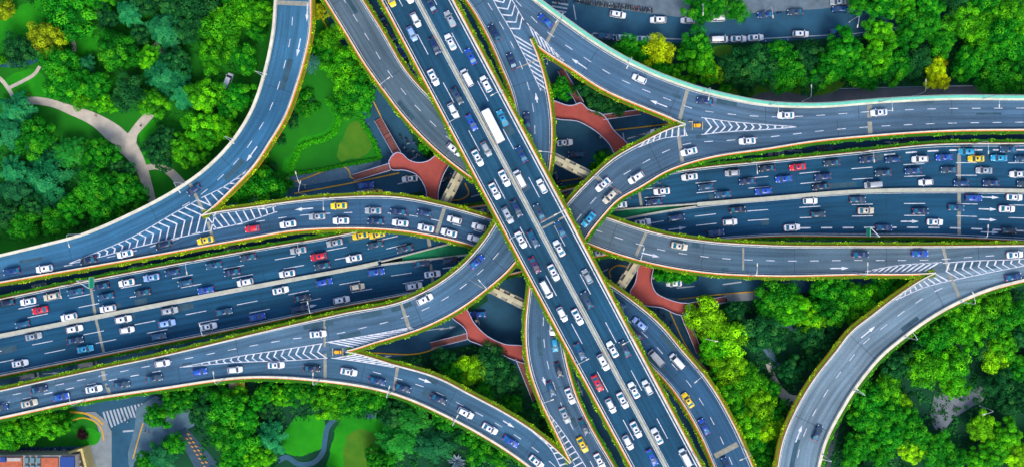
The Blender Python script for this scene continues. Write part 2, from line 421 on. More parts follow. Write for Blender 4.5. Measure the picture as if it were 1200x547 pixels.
# ------------------------------------------------------------------ edge furniture
def edge_pts(r, side, frm=None, to=None, fr_idx=None):
    E_ = r.L if side == 'L' else r.R; px = r.Lpx if side == 'L' else r.Rpx
    i0, i1 = 0, r.n - 1
    if frm is not None: i0 = int(np.argmin(np.linalg.norm(px - np.array(frm), axis=1)))
    if to is not None: i1 = int(np.argmin(np.linalg.norm(px - np.array(to), axis=1)))
    O_ = r.R if side == 'L' else r.L
    out = []
    for i in range(i0, i1 + 1):
        # true outward normal of the edge curve
        a = E_[min(i + 1, r.n - 1)] - E_[max(i - 1, 0)]; a.z = 0
        nn = Vector((a.y, -a.x, 0)).normalized()
        if nn.dot(E_[i] - O_[i]) < 0: nn = -nn
        out.append((E_[i].copy(), nn))
    return out
def section(pts, o0, o1, z0, z1, name, m, parent=None):
    rows = [[p + nn * o0 + Vector((0, 0, z0)), p + nn * o1 + Vector((0, 0, z0)), p + nn * o1 + Vector((0, 0, z1)), p + nn * o0 + Vector((0, 0, z1))] for p, nn in pts]
    return strip(rows, name, m, parent)
def quads_mesh(name, cen, nrm, size, tint, m, aspect=1.0):
    """many little leaf-sized faces: cen (n,3), nrm (n,3), size (n,), tint (n,)"""
    n = len(cen); nrm = nrm / (np.linalg.norm(nrm, axis=1)[:, None] + 1e-9)
    ref = np.random.randn(n, 3); u = np.cross(nrm, ref); u /= (np.linalg.norm(u, axis=1)[:, None] + 1e-9); w = np.cross(nrm, u)
    u *= size[:, None]; w *= (size * aspect)[:, None]
    v = np.stack([cen - u, cen - w * 0.8, cen + u, cen + w * 0.8], 1).reshape(-1, 3)
    me = bpy.data.meshes.new(name); me.vertices.add(4 * n); me.loops.add(4 * n); me.polygons.add(n)
    me.vertices.foreach_set('co', v.ravel()); me.loops.foreach_set('vertex_index', np.arange(4 * n))
    me.polygons.foreach_set('loop_start', np.arange(0, 4 * n, 4))
    try: me.polygons.foreach_set('loop_total', np.full(n, 4))
    except Exception: pass
    at = me.attributes.new('tint', 'FLOAT', 'FACE'); at.data.foreach_set('value', tint.astype(np.float32))
    me.materials.append(m); me.update(calc_edges=True); me.validate(); return me
def hedge_leaves(pts, o0, o1, z1, per_m, name, parent, color):
    P0 = np.array([tuple(p) for p, _ in pts]); N0 = np.array([tuple(n) for _, n in pts])
    d = np.r_[0, np.cumsum(np.linalg.norm(np.diff(P0, axis=0), axis=1))]; n = int(d[-1] * per_m)
    s = np.random.rand(n) * d[-1]
    # clumps: the growth is uneven along the trough
    cl = 0.5 + 0.5 * np.sin(s * 0.9 + 2 * np.sin(s * 0.23))
    px = np.stack([np.interp(s, d, P0[:, k]) for k in range(3)], 1); nn = np.stack([np.interp(s, d, N0[:, k]) for k in range(3)], 1)
    off = o0 + (o1 - o0 + 0.35 * (cl - 0.5)) * np.random.rand(n)
    cen = px + nn * off[:, None]; cen[:, 2] += 0.1 + z1 * np.random.rand(n) * (0.6 + 0.6 * cl)
    nr = np.random.randn(n, 3) * 0.6; nr[:, 2] += 1.0
    ti = np.clip(0.25 + 0.5 * cl + 0.35 * np.random.randn(n), 0, 1.1)
    me = quads_mesh(name, cen, nr, np.random.uniform(0.12, 0.26, n), ti, M_LEAF)
    o = link(name, me, parent); o.color = (*color, 1); return o
EDGE_N = 0
def dress(r, side, where, frm=None, to=None, planter=True, wall=True, wide=0.3, tall=0.95, col=(0.17, 0.35, 0.002)):
    pts = edge_pts(r, side, frm, to)
    if wall:
        w = section(pts, -wide, 0.0, -0.02, tall, 'parapet', M_PARK)
        tag(w, 'white concrete parapet along the ' + where, 'parapet', 'parapets of the elevated roads')
    if planter:
        e = empty('planter_trough', pts[len(pts) // 2][0])
        tag(e, 'orange planter with green plants on the ' + where, 'planter', 'planter troughs hung on the elevated roads')
        off = -e.location
        pt2 = [(p + off, nn) for p, nn in pts]
        section(pt2, 0.0, 1.0, -0.55, 0.30, 'trough', M_TERRA, e)
        g = section(pt2, 0.30, 1.05, 0.28, 0.42, 'planting_bed', M_LEAF, e); g.color = (col[0], col[1], col[2], 1)
        hedge_leaves(pt2, 0.30, 1.15, 0.42, 17, 'hedge', e, col)

YG = (0.24, 0.38, 0.002); GG = (0.05, 0.30, 0.004)
dress(A, 'L', 'left side of the diagonal expressway')
dress(A, 'R', 'right side of the diagonal expressway', wide=0.5)
dress(KN, 'L', 'top side of the east west expressway', col=GG)
dress(KS, 'R', 'bottom side of the east west expressway', col=GG)
dress(G, 'L', 'lower side of the top left to right ramp', to=TIP_GH)
dress(G, 'R', 'upper side of the top left to right ramp')
dress(E, 'L', 'upper side of the left to bottom right ramp', frm=TIP_JE, col=YG)
dress(E, 'R', 'lower side of the left to bottom right ramp', col=YG)
dress(J, 'L', 'park side of the broad upper left ramp', planter=False, wide=0.75)
dress(J, 'R', 'inner side of the broad upper left ramp', to=TIP_JE, col=YG)
dress(HH, 'L', 'inner side of the lower right ramp', frm=TIP_GH, col=YG)
dress(HH, 'R', 'outer side of the lower right ramp', wide=0.8, col=GG)
dress(C, 'L', 'left side of the top to left ramp')
dress(C, 'R', 'right side of the top to left ramp', frm=TIP_CD, to=TIP_FM)
dress(D, 'R', 'lower side of the upper right ramp', frm=TIP_CD, to=TIP_DF)
dress(F, 'L', 'upper left side of the right to bottom ramp', frm=TIP_DF, to=TIP_CM)
dress(F, 'R', 'lower right side of the right to bottom ramp', col=GG)
dress(MR, 'L', 'upper side of the bottom left ramp', frm=TIP_FM, to=TIP_CM)
dress(MR, 'R', 'lower side of the bottom left ramp', wide=0.55, col=GG)
# the mint barrier along the upper right ramp
pts = edge_pts(D, 'L')
e = empty('noise_barrier', pts[len(pts) // 2][0]); off = -e.location
tag(e, 'mint green and white noise barrier along the top edge of the upper right ramp', 'barrier')
p2 = [(p + off, nn) for p, nn in pts]
section(p2, -0.5, 0.0, -0.02, 0.9, 'base_wall', M_PARK, e)
section(p2, 0.0, 0.65, -0.4, 1.5, 'panel', M_MINT, e)
section(p2, 0.66, 0.95, -0.5, 1.1, 'outer_rail', M_PARK, e)
# medians
def median(r, side, o0, o1, frm, to, label):
    p = edge_pts(r, side, frm, to); o = section(p, o0, o1, 0.0, 0.85, 'median_barrier', M_MED)
    tag(o, label, 'barrier', 'central barriers of the expressways')
median(KN, 'R', -0.55, 0.55, (-160, 425), (445, 308), 'pale concrete median barrier on the left half of the east west expressway')
median(KN, 'R', -0.55, 0.55, (818, 240), (1360, 228), 'pale concrete median barrier on the right half of the east west expressway')
median(KN, 'R', -0.35, 0.05, (446, 308), (817, 240), 'thin upper barrier where the two carriageways part under the ramps')
median(KS, 'L', -0.35, 0.05, (446, 310), (817, 241), 'thin lower barrier where the two carriageways part under the ramps')
rows = []
for i in range(A.n):
    c = A.C[i]; t = A.tangent(i); nn = Vector((t.y, -t.x, 0))
    rows.append([c + nn * a + Vector((0, 0, z)) for a, z in ((-0.48, 0), (0.48, 0), (0.48, 0.35), (0.25, 0.85), (-0.25, 0.85), (-0.48, 0.35))])
o = strip(rows, 'median_barrier', M_MED)
tag(o, 'pale concrete median barrier down the middle of the diagonal expressway', 'barrier', 'central barriers of the expressways')
# green plates where the east-west carriageways part
for (x0, x1) in ((472, 600), (660, 800)):
    rows = []
    for x in range(x0, x1 + 1, 4):
        i = int(np.argmin(np.abs(KN.Rpx[:, 0] - x))); j = int(np.argmin(np.abs(KS.Lpx[:, 0] - x)))
        a, b = KN.R[i], KS.L[j]; rows.append([a + Vector((0, 0, -0.25)), b + Vector((0, 0, -0.25)), b + Vector((0, 0, -0.6)), a + Vector((0, 0, -0.6))])
    o = strip(rows, 'median_turf', mat('median_green', (0.01, 0.20, 0.08), 0.9, 0.2, 0.6)); tag(o, kind='structure')

# ------------------------------------------------------------------ markings
class Marks:
    def __init__(s): s.mb = MB()
    def line(s, a, b, w, dz=0.02):
        d = (b - a); d.z = 0
        if d.length < 1e-4: return
        d.normalize(); n = Vector((-d.y, d.x, 0)) * (w / 2); u = Vector((0, 0, dz))
        s.mb.add([a - n + u, b - n + u, b + n + u, a + n + u], [(0, 1, 2, 3)])
    def fpoly(s, pts, dz=0.02):
        v = [p + Vector((0, 0, dz)) for p in pts]
        cr = sum((v[i].x * v[(i + 1) % len(v)].y - v[(i + 1) % len(v)].x * v[i].y) for i in range(len(v)))
        if cr < 0: v.reverse()
        s.mb.add(v, [tuple(range(len(v)))])
    def done(s, m=None, name='road_markings'):
        if s.mb.v: tag(s.mb.build(name, m or M_PAINT), kind='structure')
def dashes(mk, r, f, dash, gap, w, ph=0.0, rng=None):
    s = ph; s0, s1 = (0, r.s[-1])
    if rng: s0, s1 = sorted((r.s[r.near(*rng[0])], r.s[r.near(*rng[1])]))
    while s < r.s[-1]:
        if s0 <= s <= s1: mk.line(r.at(s, f), r.at(min(s + dash, r.s[-1] - .01), f), w)
        s += dash + gap
def solid(mk, r, f, w, rng=None):
    s0, s1 = (0, r.s[-1])
    if rng: s0, s1 = sorted((r.s[r.near(*rng[0])], r.s[r.near(*rng[1])]))
    n = int((s1 - s0) / 1.5)
    for i in range(n):
        a = s0 + (s1 - s0) * i / n; b = s0 + (s1 - s0) * (i + 1) / n
        mk.line(r.at(a, f), r.at(b, f), w)
mk = Marks()
dashes(mk, A, 0.245, 6.2, 8.6, 0.19, 1.0); dashes(mk, A, 0.735, 6.2, 8.6, 0.19, 5.0)
for f in (0.045, 0.463, 0.537): solid(mk, A, f, 0.16)
solid(mk, A, 0.94, 0.3)
mk.done()
mk = Marks()
dashes(mk, KN, 0.37, 6.0, 9.0, 0.19, 0, ((-100, 370), (545, 265))); dashes(mk, KN, 0.66, 6.0, 9.0, 0.19, 2, ((-100, 370), (545, 265)))
for f in (0.41, 0.68): dashes(mk, KN, f, 6.0, 9.0, 0.19, 3, ((740, 215), (1350, 200)))
dashes(mk, KN, 0.14, 3.2, 3.0, 0.4, 0, ((1000, 200), (1350, 200)))
for f in (0.06, 0.95): solid(mk, KN, f, 0.11)
mk.done()
mk = Marks()
dashes(mk, KS, 0.38, 6.0, 9.0, 0.19, 4, ((-100, 430), (530, 310))); dashes(mk, KS, 0.66, 6.0, 9.0, 0.19, 7, ((-100, 430), (530, 310)))
for f in (0.28, 0.54): dashes(mk, KS, f, 6.0, 9.0, 0.19, 3, ((740, 270), (1350, 250)))
dashes(mk, KS, 0.8, 3.2, 3.0, 0.4, 0, ((920, 250), (1350, 250)))
for f in (0.05, 0.94): solid(mk, KS, f, 0.11)
mk.done()
def ramp_marks(r, f=0.5, rng=None, ph=0, edge=(0.05, 0.95), erng=(None, None)):
    mk = Marks(); dashes(mk, r, f, 2.4, 3.8, 0.17, ph, rng)
    for e_, g in zip(edge, erng): solid(mk, r, e_, 0.11, g)
    mk.done()
ramp_marks(G, 0.5, None, 0, (0.08, 0.93), (((300, -100), (1095, 304)), None))
ramp_marks(E, 0.5, ((60, 310), (900, 600)), 1, (0.07, 0.93), (((250, 260), (900, 600)), None))
ramp_marks(J, 0.50, ((344, 0), (210, 250)), 0, (0.07, 0.93), (None, ((344, -90), (270, 215))))
ramp_marks(HH, 0.45, ((1120, 340), (935, 600)), 0, (0.07, 0.93), (((1080, 345), (935, 600)), None))
ramp_marks(C, 0.5, None, 2, (0.07, 0.93), (None, ((630, 90), (420, 395))))
ramp_marks(D, 0.52, None, 0, (0.08, 0.93), (None, ((640, 55), (790, 130))))
ramp_marks(F, 0.5, None, 1, (0.07, 0.93), (((780, 175), (680, 560)), None))
ramp_marks(MR, 0.45, ((420, 436), (680, 580)), 2, (0.06, 0.92), (((430, 430), (640, 520)), None))
mk = Marks(); dashes(mk, MR, 0.05, 2.4, 3.8, 0.22, 2, ((-100, 500), (200, 440))); mk.done()

def pl(pts, z):
    c = catmull(pts, 1.0)
    if isinstance(z, str):      # the height of the named decks at that place
        return [P(x, y, max(ROADS[k].zpx(x, y) for k in z)) for x, y in c]
    return [P(x, y, z) for x, y in c]
def along(line, s):
    acc = 0
    for a, b in zip(line, line[1:]):
        L = (b - a).length
        if acc + L >= s: return a.lerp(b, (s - acc) / L if L else 0)
        acc += L
    return line[-1]
def length(line): return sum((b - a).length for a, b in zip(line, line[1:]))
def chevrons(mk, e1, e2, z, point, step=2.15, w=0.45):
    """e1, e2 run from apex to tip; point +1 the V points to the tip, -1 to the apex"""
    a, b = pl(e1, z), pl(e2, z); la, lb = length(a), length(b); L = (la + lb) / 2
    for ln in (a, b):
        for p, q in zip(ln, ln[1:]): mk.line(p, q, 0.2)
    s = step
    while s < L:
        p, q = along(a, s / L * la), along(b, s / L * lb); wd = (p - q).length
        if wd > 0.5:
            ax = (along(a, min(s + 1, L) / L * la) - along(a, max(s - 1, 0) / L * la)).normalized()
            m = (p + q) / 2 + ax * point * wd * 0.42
            t = ax * w
            mk.fpoly([p, m, m + t, p + t]); mk.fpoly([q, m, m + t, q + t])
        s += step
def hatch(mk, e1, e2, z, shift, step=1.8, w=0.36):
    a, b = pl(e1, z), pl(e2, z); la, lb = length(a), length(b)
    for p, q in zip(a, a[1:]): mk.line(p, q, 0.2)
    n = int(la / step)
    for i in range(n):
        u = (i + 0.5) / n; p = along(a, u * la); q = along(b, min(max(u + shift / lb, 0), 1) * lb)
        if (p - q).length > 0.6: mk.line(p, q, w)
mk = Marks()
chevrons(mk, [(80, 309), (100, 301), (160, 275), (207, 248), (232, 234)], [(80, 309), (100, 305), (162, 289), (225, 275), (248, 270)], 'JE', 1)
hatch(mk, [(236, 232), (262, 219), (292, 198)], [(240, 250), (268, 226), (297, 195)], 'J', 1.5)
hatch(mk, [(250, 269), (285, 261), (325, 248)], [(243, 254), (285, 246), (330, 239.5)], 'E', -1.5)
chevrons(mk, [(1260, 296), (1200, 303), (1130, 306), (1105, 308)], [(1260, 296), (1200, 311), (1140, 323), (1117, 328)], 'BH', 1)
hatch(mk, [(1104, 307), (1050, 311), (1003, 320)], [(1093, 318), (1050, 319.5), (1003, 321)], 'B', 1.8)
hatch(mk, [(1115, 328), (1085, 336), (1050, 351)], [(1097, 321), (1078, 331), (1050, 347)], 'H', -1.0)
mk.done()
mk = Marks()
chevrons(mk, [(935, 149), (900, 146.5), (850, 142), (822, 138)], [(935, 149), (900, 152), (850, 155), (822, 158)], 'DF', -1)
hatch(mk, [(806, 159), (775, 163), (748, 173)], [(802, 148), (775, 156), (748, 170)], 'F', -1.0)
hatch(mk, [(617, 27), (640, 50), (664, 75)], [(622, 46), (640, 60), (664, 77)], 'D', 1.6)
chevrons(mk, [(560, -45), (578, 0), (600, 38)], [(572, -45), (600, 0), (614, 24)], 'CD', 1)
hatch(mk, [(600, 38), (615, 67), (634, 107)], [(621, 48), (631, 72), (641, 110)], 'C', 1.0)
mk.done()
mk = Marks()
chevrons(mk, [(210, 430), (280, 417), (340, 408), (378, 402)], [(210, 430), (280, 424), (340, 422), (384, 419)], 'CM', -1)
hatch(mk, [(381, 401), (440, 391), (482, 383)], [(405, 409), (440, 399), (488, 384)], 'C', 1.6)
hatch(mk, [(388, 419), (420, 423), (462, 430)], [(410, 413), (430, 418), (465, 428)], 'M', 1.2)
hatch(mk, [(633, 471), (657, 502), (688, 549), (700, 570)], [(633, 467), (650, 503), (671, 545), (684, 570)], 'F', 1.5)
hatch(mk, [(624, 505), (645, 525), (657, 547), (668, 570)], [(631, 509), (650, 525), (668, 543), (684, 570)], 'M', -1.2)
mk.done()
def arrow(mk, p, d, L=4.8, w=0.16, hw=0.5):
    d = Vector((d[0], d[1], 0)).normalized(); n = Vector((-d.y, d.x, 0)); a = p - d * L / 2; b = p + d * (L / 2 - 2.0); c = p + d * L / 2
    mk.fpoly([a - n * w, b - n * w, b + n * w, a + n * w]); mk.fpoly([b - n * hw, c, b + n * hw])
mk = Marks()
def T(ox, oy, x, y): return (ox + x / 4.0, oy + y / 4.0)
for key, sg, pp in (('J', 1, T(300, 0, 200, 225)), ('J', 1, T(0, 137, 1180, 175)), ('E', -1, T(300, 137, 225, 432)), ('E', -1, T(300, 137, 50, 425)),
                    ('D', -1, T(600, 0, 315, 300)), ('D', -1, T(600, 0, 687, 487)), ('C', -1, T(600, 0, 118, 478)), ('B', 1, T(600, 274, 650, 98)),
                    ('B', 1, T(900, 274, 335, 160)), ('H', -1, T(900, 274, 470, 458)), ('H', -1, T(900, 410, 145, 390)), ('M', 1, T(300, 410, 782, 138)),
                    ('M', 1, T(300, 410, 1175, 340)), ('F', 1, T(600, 410, 145, 125)), ('KS', 1, T(900, 137, 1040, 378)), ('KS', 1, T(900, 137, 1030, 433)),
                    ('KS', 1, T(900, 137, 1030, 482)), ('KS', 1, T(900, 137, 1040, 540)), ('KS', 1, T(900, 137, 665, 490)), ('KS', 1, T(600, 137, 775, 523)),
                    ('KS', 1, T(300, 274, 245, 340)), ('J', 1, T(300, 0, 240, 60))):
    r = ROADS[key]; i = r.near(*pp); arrow(mk, P(*pp, r.z[i]), r.tangent(i) * sg, 5.2)
mk.done()
# concrete cross strips over the piers
mb = MB()
JT = [('J', (320, 3), (365, 5), 5), ('J', (222, 214), (243, 258), 3.5), ('E', (243, 258), (251, 285), 3.5), ('E', (521, 243), (511, 276), 4), ('KN', (105, 328), (112, 371), 3), ('KS', (112, 372), (122, 414), 3),
      ('KN', (498, 255), (504, 291), 4), ('KS', (504, 303), (508, 337), 3), ('C', (536, 316), (570, 338), 4), ('C', (470, 353), (481, 390), 4), ('C', (381, 372), (381, 408), 3.5), ('M', (381, 412), (381, 445), 3.5),
      ('M', (460, 460), (466, 428), 4), ('M', (124, 447), (129, 463), 4), ('C', (120, 432), (123, 447), 4), ('B', (758, 271), (744, 302), 3.5), ('B', (1105, 289), (1112, 318), 3.5), ('H', (1112, 319), (1126, 352), 3.5),
      ('D', (655, 23), (637, 57), 3.5), ('D', (806, 104), (796, 142), 4), ('C', (602, 83), (633, 70), 3.5), ('F', (794, 151), (800, 192), 4), ('F', (697, 207), (730, 229), 3.5),
      ('D', (1019, 122), (1019, 140), 5), ('F', (1019, 141), (1020, 159), 5), ('KN', (1124, 170), (1124, 222), 4), ('KS', (1124, 225), (1124, 277), 4), ('A', (634, 268), (665, 252), 2), ('A', (632, 262), (662, 246), 1.5),
      ('E', (836, 535), (866, 519), 6), ('KN', (520, 250), (526, 284), 3), ('KN', (747, 212), (752, 243), 3), ('KS', (760, 255), (766, 290), 3), ('B', (871, 288), (871, 318), 2)]
for key, a, b, w in JT:
    r = ROADS[key]; za = r.zpx(*a); zb = r.zpx(*b); p, q = P(*a, za), P(*b, zb); d = (q - p); d.z = 0; d.normalize(); n = Vector((-d.y, d.x, 0)) * w / 8
    p = p + d * 0.45; q = q - d * 0.45; u = Vector((0, 0, 0.008)); mb.add([p - n + u, q - n + u, q + n + u, p + n + u], [(0, 1, 2, 3)])
tag(mb.build('road_joint', M_JOINT), kind='structure')
mb = MB(); jr = random.Random(9)
M_SEAL = mat('joint_seal', (0.012, 0.03, 0.045), 0.8)
for key, r in ROADS.items():
    s_ = 12.0
    while s_ < r.s[-1] - 10:
        a, b = r.at(s_, .04), r.at(s_, .96); d = (b - a); d.z = 0; d.normalize(); n = Vector((-d.y, d.x, 0)) * .055; u = Vector((0, 0, .006))
        mb.add([a - n + u, b - n + u, b + n + u, a + n + u], [(0, 3, 2, 1)] if False else [(0, 1, 2, 3)])
        s_ += 26.0
tag(mb.build('joint_seals', M_SEAL), kind='structure')
mb = MB()       # resurfaced patches
for key, r in ROADS.items():
    for k in range(int(r.s[-1] / 38)):
        s0 = jr.uniform(5, r.s[-1] - 15); L_ = jr.uniform(2, 9); f0 = jr.choice([.1, .3, .55, .75]); f1 = f0 + jr.uniform(.1, .17); u = Vector((0, 0, .007)); vs = []
        for q in range(5): vs += [r.at(s0 + L_ * q / 4, f0) + u, r.at(s0 + L_ * q / 4, f1) + u]
        mb.add(vs, [(2 * q, 2 * q + 2, 2 * q + 3, 2 * q + 1) for q in range(4)])
tag(mb.build('road_patches', mat('patch_asphalt', (0.030, 0.075, 0.105), 0.85, 0.3, 0.4)), kind='structure')

# ------------------------------------------------------------------ ground
def gpoly(name, m, pts, z, z1=None, kind='structure', smooth=True, step=2.0):
    q = pts
    if smooth:
        c = catmull(list(pts) + [pts[0]], 1.2 if name == 'lawn' else 4.0)[:-1]; q = [tuple(a) for a in c]
        if name == 'lawn':
            rj = random.Random(len(q)); ph = rj.uniform(0, 6)
            q = [(x + .7 * math.sin(i * .37 + ph) + rj.uniform(-.45, .45), y + .7 * math.cos(i * .29 + ph) + rj.uniform(-.45, .45)) for i, (x, y) in enumerate(q)]
    mb = MB(); w = [P(x, y, 0) for x, y in q]; mb.poly(w, z, z1); o = mb.build(name, m); tag(o, kind=kind); return o
def ribbon(name, m, pts, w, z, kind='structure', build=True):
    c = catmull(pts, 3.0); pp = [P(x, y, 0) for x, y in c]; mb = MB(); vs = []
    ws = w if isinstance(w, (list, tuple)) else [w, w]
    for i, p in enumerate(pp):
        d = pp[min(i + 1, len(pp) - 1)] - pp[max(i - 1, 0)]; d.normalize(); n = Vector((-d.y, d.x, 0)); t = i / (len(pp) - 1)
        ww = np.interp(t, np.linspace(0, 1, len(ws)), ws) / 8
        vs += [p - n * ww + Vector((0, 0, z)), p + n * ww + Vector((0, 0, z))]
    fs = [(2 * i, 2 * i + 2, 2 * i + 3, 2 * i + 1) for i in range(len(pp) - 1)]
    mb.add(vs, fs); o = mb.build(name, m); tag(o, kind=kind); return o
mb = MB(); mb.add([(-1500, -1500, -0.05), (1500, -1500, -0.05), (1500, 1500, -0.05), (-1500, 1500, -0.05)], [(0, 1, 2, 3)])
tag(mb.build('ground', M_SOIL), kind='structure')
gpoly('street', M_STREET, [(-160, -120), (1360, -120), (1360, 670), (-160, 670)], 0.0, smooth=False)
# planted ground beside the streets, a kerb high
gpoly('park_ground', M_LAWN, [(-160, -120), (365, -120), (378, 10), (400, 60), (418, 130), (447, 186), (340, 207), (300, 226), (240, 252), (150, 285), (0, 325), (-160, 355)], -0.02, 0.13, smooth=False)
gpoly('park_ground', M_SOIL, [(690, 48), (845, 52), (1000, 44), (1060, 36), (1360, 30), (1360, 100), (1140, 100), (900, 106), (860, 113), (700, 60)], -0.02, 0.13, smooth=False)
gpoly('park_ground', M_SOIL, [(985, -120), (1360, -120), (1360, 14), (1060, 12), (1000, 6)], -0.02, 0.13, smooth=False)
gpoly('park_ground', M_SOIL, [(800, 378), (850, 352), (900, 345), (1000, 338), (1095, 330), (1360, 305), (1360, 670), (900, 670), (865, 540), (840, 460), (812, 400)], -0.02, 0.13, smooth=False)
gpoly('park_ground', M_SOIL, [(180, 462), (300, 443), (400, 425), (470, 418), (555, 402), (600, 425), (640, 470), (700, 600), (720, 670), (120, 670), (150, 547), (160, 500)], -0.02, 0.13, smooth=False)
gpoly('park_ground', M_LAWN, [(-160, 520), (0, 495), (85, 477), (112, 495), (120, 518), (105, 522), (0, 524), (-160, 524)], -0.02, 0.13, smooth=False)
gpoly('park_ground', M_SOIL, [(668, 84), (752, 126), (712, 133), (693, 132), (684, 118)], -0.02, 0.13, smooth=False)
gpoly('park_ground', M_SOIL, [(763, 312), (820, 320), (818, 327), (765, 328)], -0.02, 0.13, smooth=False)
gpoly('park_ground', M_SOIL, [(470, 137), (490, 150), (515, 182), (505, 190), (496, 184)], -0.02, 0.13, smooth=False)
gpoly('park_ground', M_SOIL, [(460, 232), (494, 224), (497, 233), (460, 236)], -0.02, 0.13, smooth=False)
gpoly('park_ground', M_SOIL, [(697, 178), (712, 174), (722, 184), (700, 196)], -0.02, 0.13, smooth=False)
gpoly('park_ground', M_SOIL, [(570, 340), (572, 352), (552, 366), (545, 362)], -0.02, 0.13, smooth=False)
LAWNS = []
for i, (pts, m) in enumerate((([(335, 195), (325, 180), (340, 165), (360, 150), (385, 130), (410, 132), (425, 150), (444, 183), (400, 194), (360, 200)], M_LAWN),
                ([(328, 200), (333, 190), (345, 175), (352, 162), (372, 158), (385, 150), (390, 137), (383, 120), (387, 115), (397, 135), (395, 154), (380, 166), (358, 170), (350, 184), (345, 195), (340, 203)], M_LAWNB),
                ([(394, 182), (399, 168), (404, 156), (418, 142), (424, 145), (432, 158), (436, 170), (430, 181), (410, 187), (400, 190)], M_LAWNY),
                ([(17, 10), (50, 0), (53, 20), (35, 50), (15, 55), (0, 50), (0, 20)], M_LAWNB), ([(88, 42), (118, 45), (112, 62), (90, 62)], M_LAWNB),
                ([(0, 95), (40, 82), (60, 100), (60, 112), (20, 118)], M_LAWNB), ([(45, 136), (85, 145), (115, 160), (150, 210), (160, 240), (130, 225), (95, 180), (60, 160)], M_LAWN),
                ([(115, 110), (150, 100), (160, 137), (150, 150), (130, 145), (115, 135)], M_LAWN), ([(162, 145), (178, 140), (190, 165), (205, 185), (195, 195), (170, 190), (164, 165)], M_LAWNB),
                ([(330, 510), (345, 490), (378, 488), (380, 520), (360, 532), (332, 528)], M_LAWNB), ([(392, 505), (400, 490), (450, 492), (465, 520), (455, 560), (385, 560)], M_LAWNB),
                ([(405, 510), (425, 502), (445, 515), (445, 545), (405, 550)], M_LAWNY),
                ([(85, 502), (100, 500), (118, 508), (116, 518), (95, 518)], M_LAWNB), ([(836, 54), (870, 58), (866, 66), (836, 63)], M_LAWNY),
                ([(850, 107), (880, 100), (990, 98), (985, 103), (900, 108), (862, 114)], M_LAWNY))):
    gpoly('lawn', m, pts, 0.15 + 0.004 * i); LAWNS.append(pts)
# paths
PZ = 0.22
ribbon('path', M_PATH, [(20, 124), (32, 119), (55, 120), (85, 130), (110, 140), (135, 158), (152, 175), (165, 195), (172, 215), (178, 240)], [8, 9, 9, 12, 16, 22, 22, 14, 12, 12], PZ)
ribbon('path', M_PATH, [(150, 172), (158, 155), (168, 143), (180, 130)], [20, 10, 11, 10], PZ + .004)
ribbon('path', M_PATH, [(166, 198), (185, 196), (198, 201), (214, 217)], [8, 6, 10, 11], PZ + .008)
ribbon('path', M_PATH, [(-20, 80), (2, 94), (12, 107), (19, 122)], 4.5, PZ + .012)
ribbon('path', M_PATH, [(12, 103), (28, 95), (42, 86), (47, 78)], 4, PZ + .016)
ribbon('path', M_PATH, [(79, 28), (81, 42), (87, 52), (87, 62)], 5, PZ + .02)
ribbon('path', M_PATH, [(180, 52), (186, 58), (195, 68)], 8, PZ + .024)
ribbon('path', M_PATH, [(900, 425), (905, 440), (915, 458), (925, 468), (945, 470)], [6, 7, 9, 14, 16], PZ)
gpoly('path', mat('grey_plaza', (0.16, 0.18, 0.20), 0.9, 0.2, 0.4), [(1095, 457), (1120, 462), (1140, 455), (1150, 452), (1152, 468), (1140, 475), (1115, 492), (1102, 507), (1093, 498)], PZ)
ribbon('path', mat('dark_path', (0.04, 0.06, 0.07), 0.9, 0.2, 0.4), [(985, 480), (978, 500), (972, 520), (965, 560)], 12, PZ + .004)
ribbon('pavement', mat('side_road', (0.075, 0.085, 0.10), 0.9, 0.2, 0.3), [(850, 113), (900, 114.5), (1000, 112), (1080, 109), (1140, 108), (1320, 108)], 13, 0.03)
ribbon('path', M_GREYPAVE, [(895, 375), (920, 380), (950, 395), (985, 415)], 8, PZ + .01)
ribbon('path', M_GREYPAVE, [(868, 370), (872, 385), (900, 410), (910, 430)], 9, PZ + .02)
ribbon('stream', M_WATER, [(395, 488), (384, 500), (381, 515), (378, 530), (368, 541), (350, 543), (335, 535), (325, 540)], 6, PZ)
ribbon('stream', M_WATER, [(440, 484), (434, 488), (428, 484)], 6, PZ)
ribbon('stream', M_WATER, [(-5, 75), (15, 76), (35, 73), (46, 66), (42, 58)], 7, PZ + .03)
# pavements, streets and their edges
def pave(pts, m=None, z1=0.14): return gpoly('pavement', m or M_GREYPAVE, pts, -0.02, z1, smooth=False)
pave([(332, 208), (447, 188), (446, 197), (414, 206), (410, 209), (340, 221), (331, 220)])
pave([(100, 482), (112, 482), (124, 492), (131, 505), (131, 560), (106, 560), (104, 540), (106, 520), (118, 512), (114, 498)], mat('pale_pavement', (0.20, 0.23, 0.24), 0.9, 0.15, 0.5))
pave([(160, 478), (182, 463), (225, 480), (228, 498), (208, 508), (180, 530), (158, 540), (152, 560), (150, 530), (158, 500)])
pave([(206, 505), (218, 500), (258, 545), (235, 560)], mat('blue_paving', (0.035, 0.075, 0.11), 0.9, 0.2, 0.4), 0.18)
pave([(670, -60), (1010, -60), (1000, 6), (960, 11), (890, 15), (800, 21), (760, 16), (700, 8), (675, 0)], mat('forecourt', (0.11, 0.15, 0.18), 0.9, 0.25, 0.3))
pave([(765, 348), (852, 349), (852, 354), (800, 372), (790, 362)])
pave([(848, 345), (895, 340), (895, 350), (850, 354)], mat('pale_pavement', (0.2, 0.2, 0.2)))
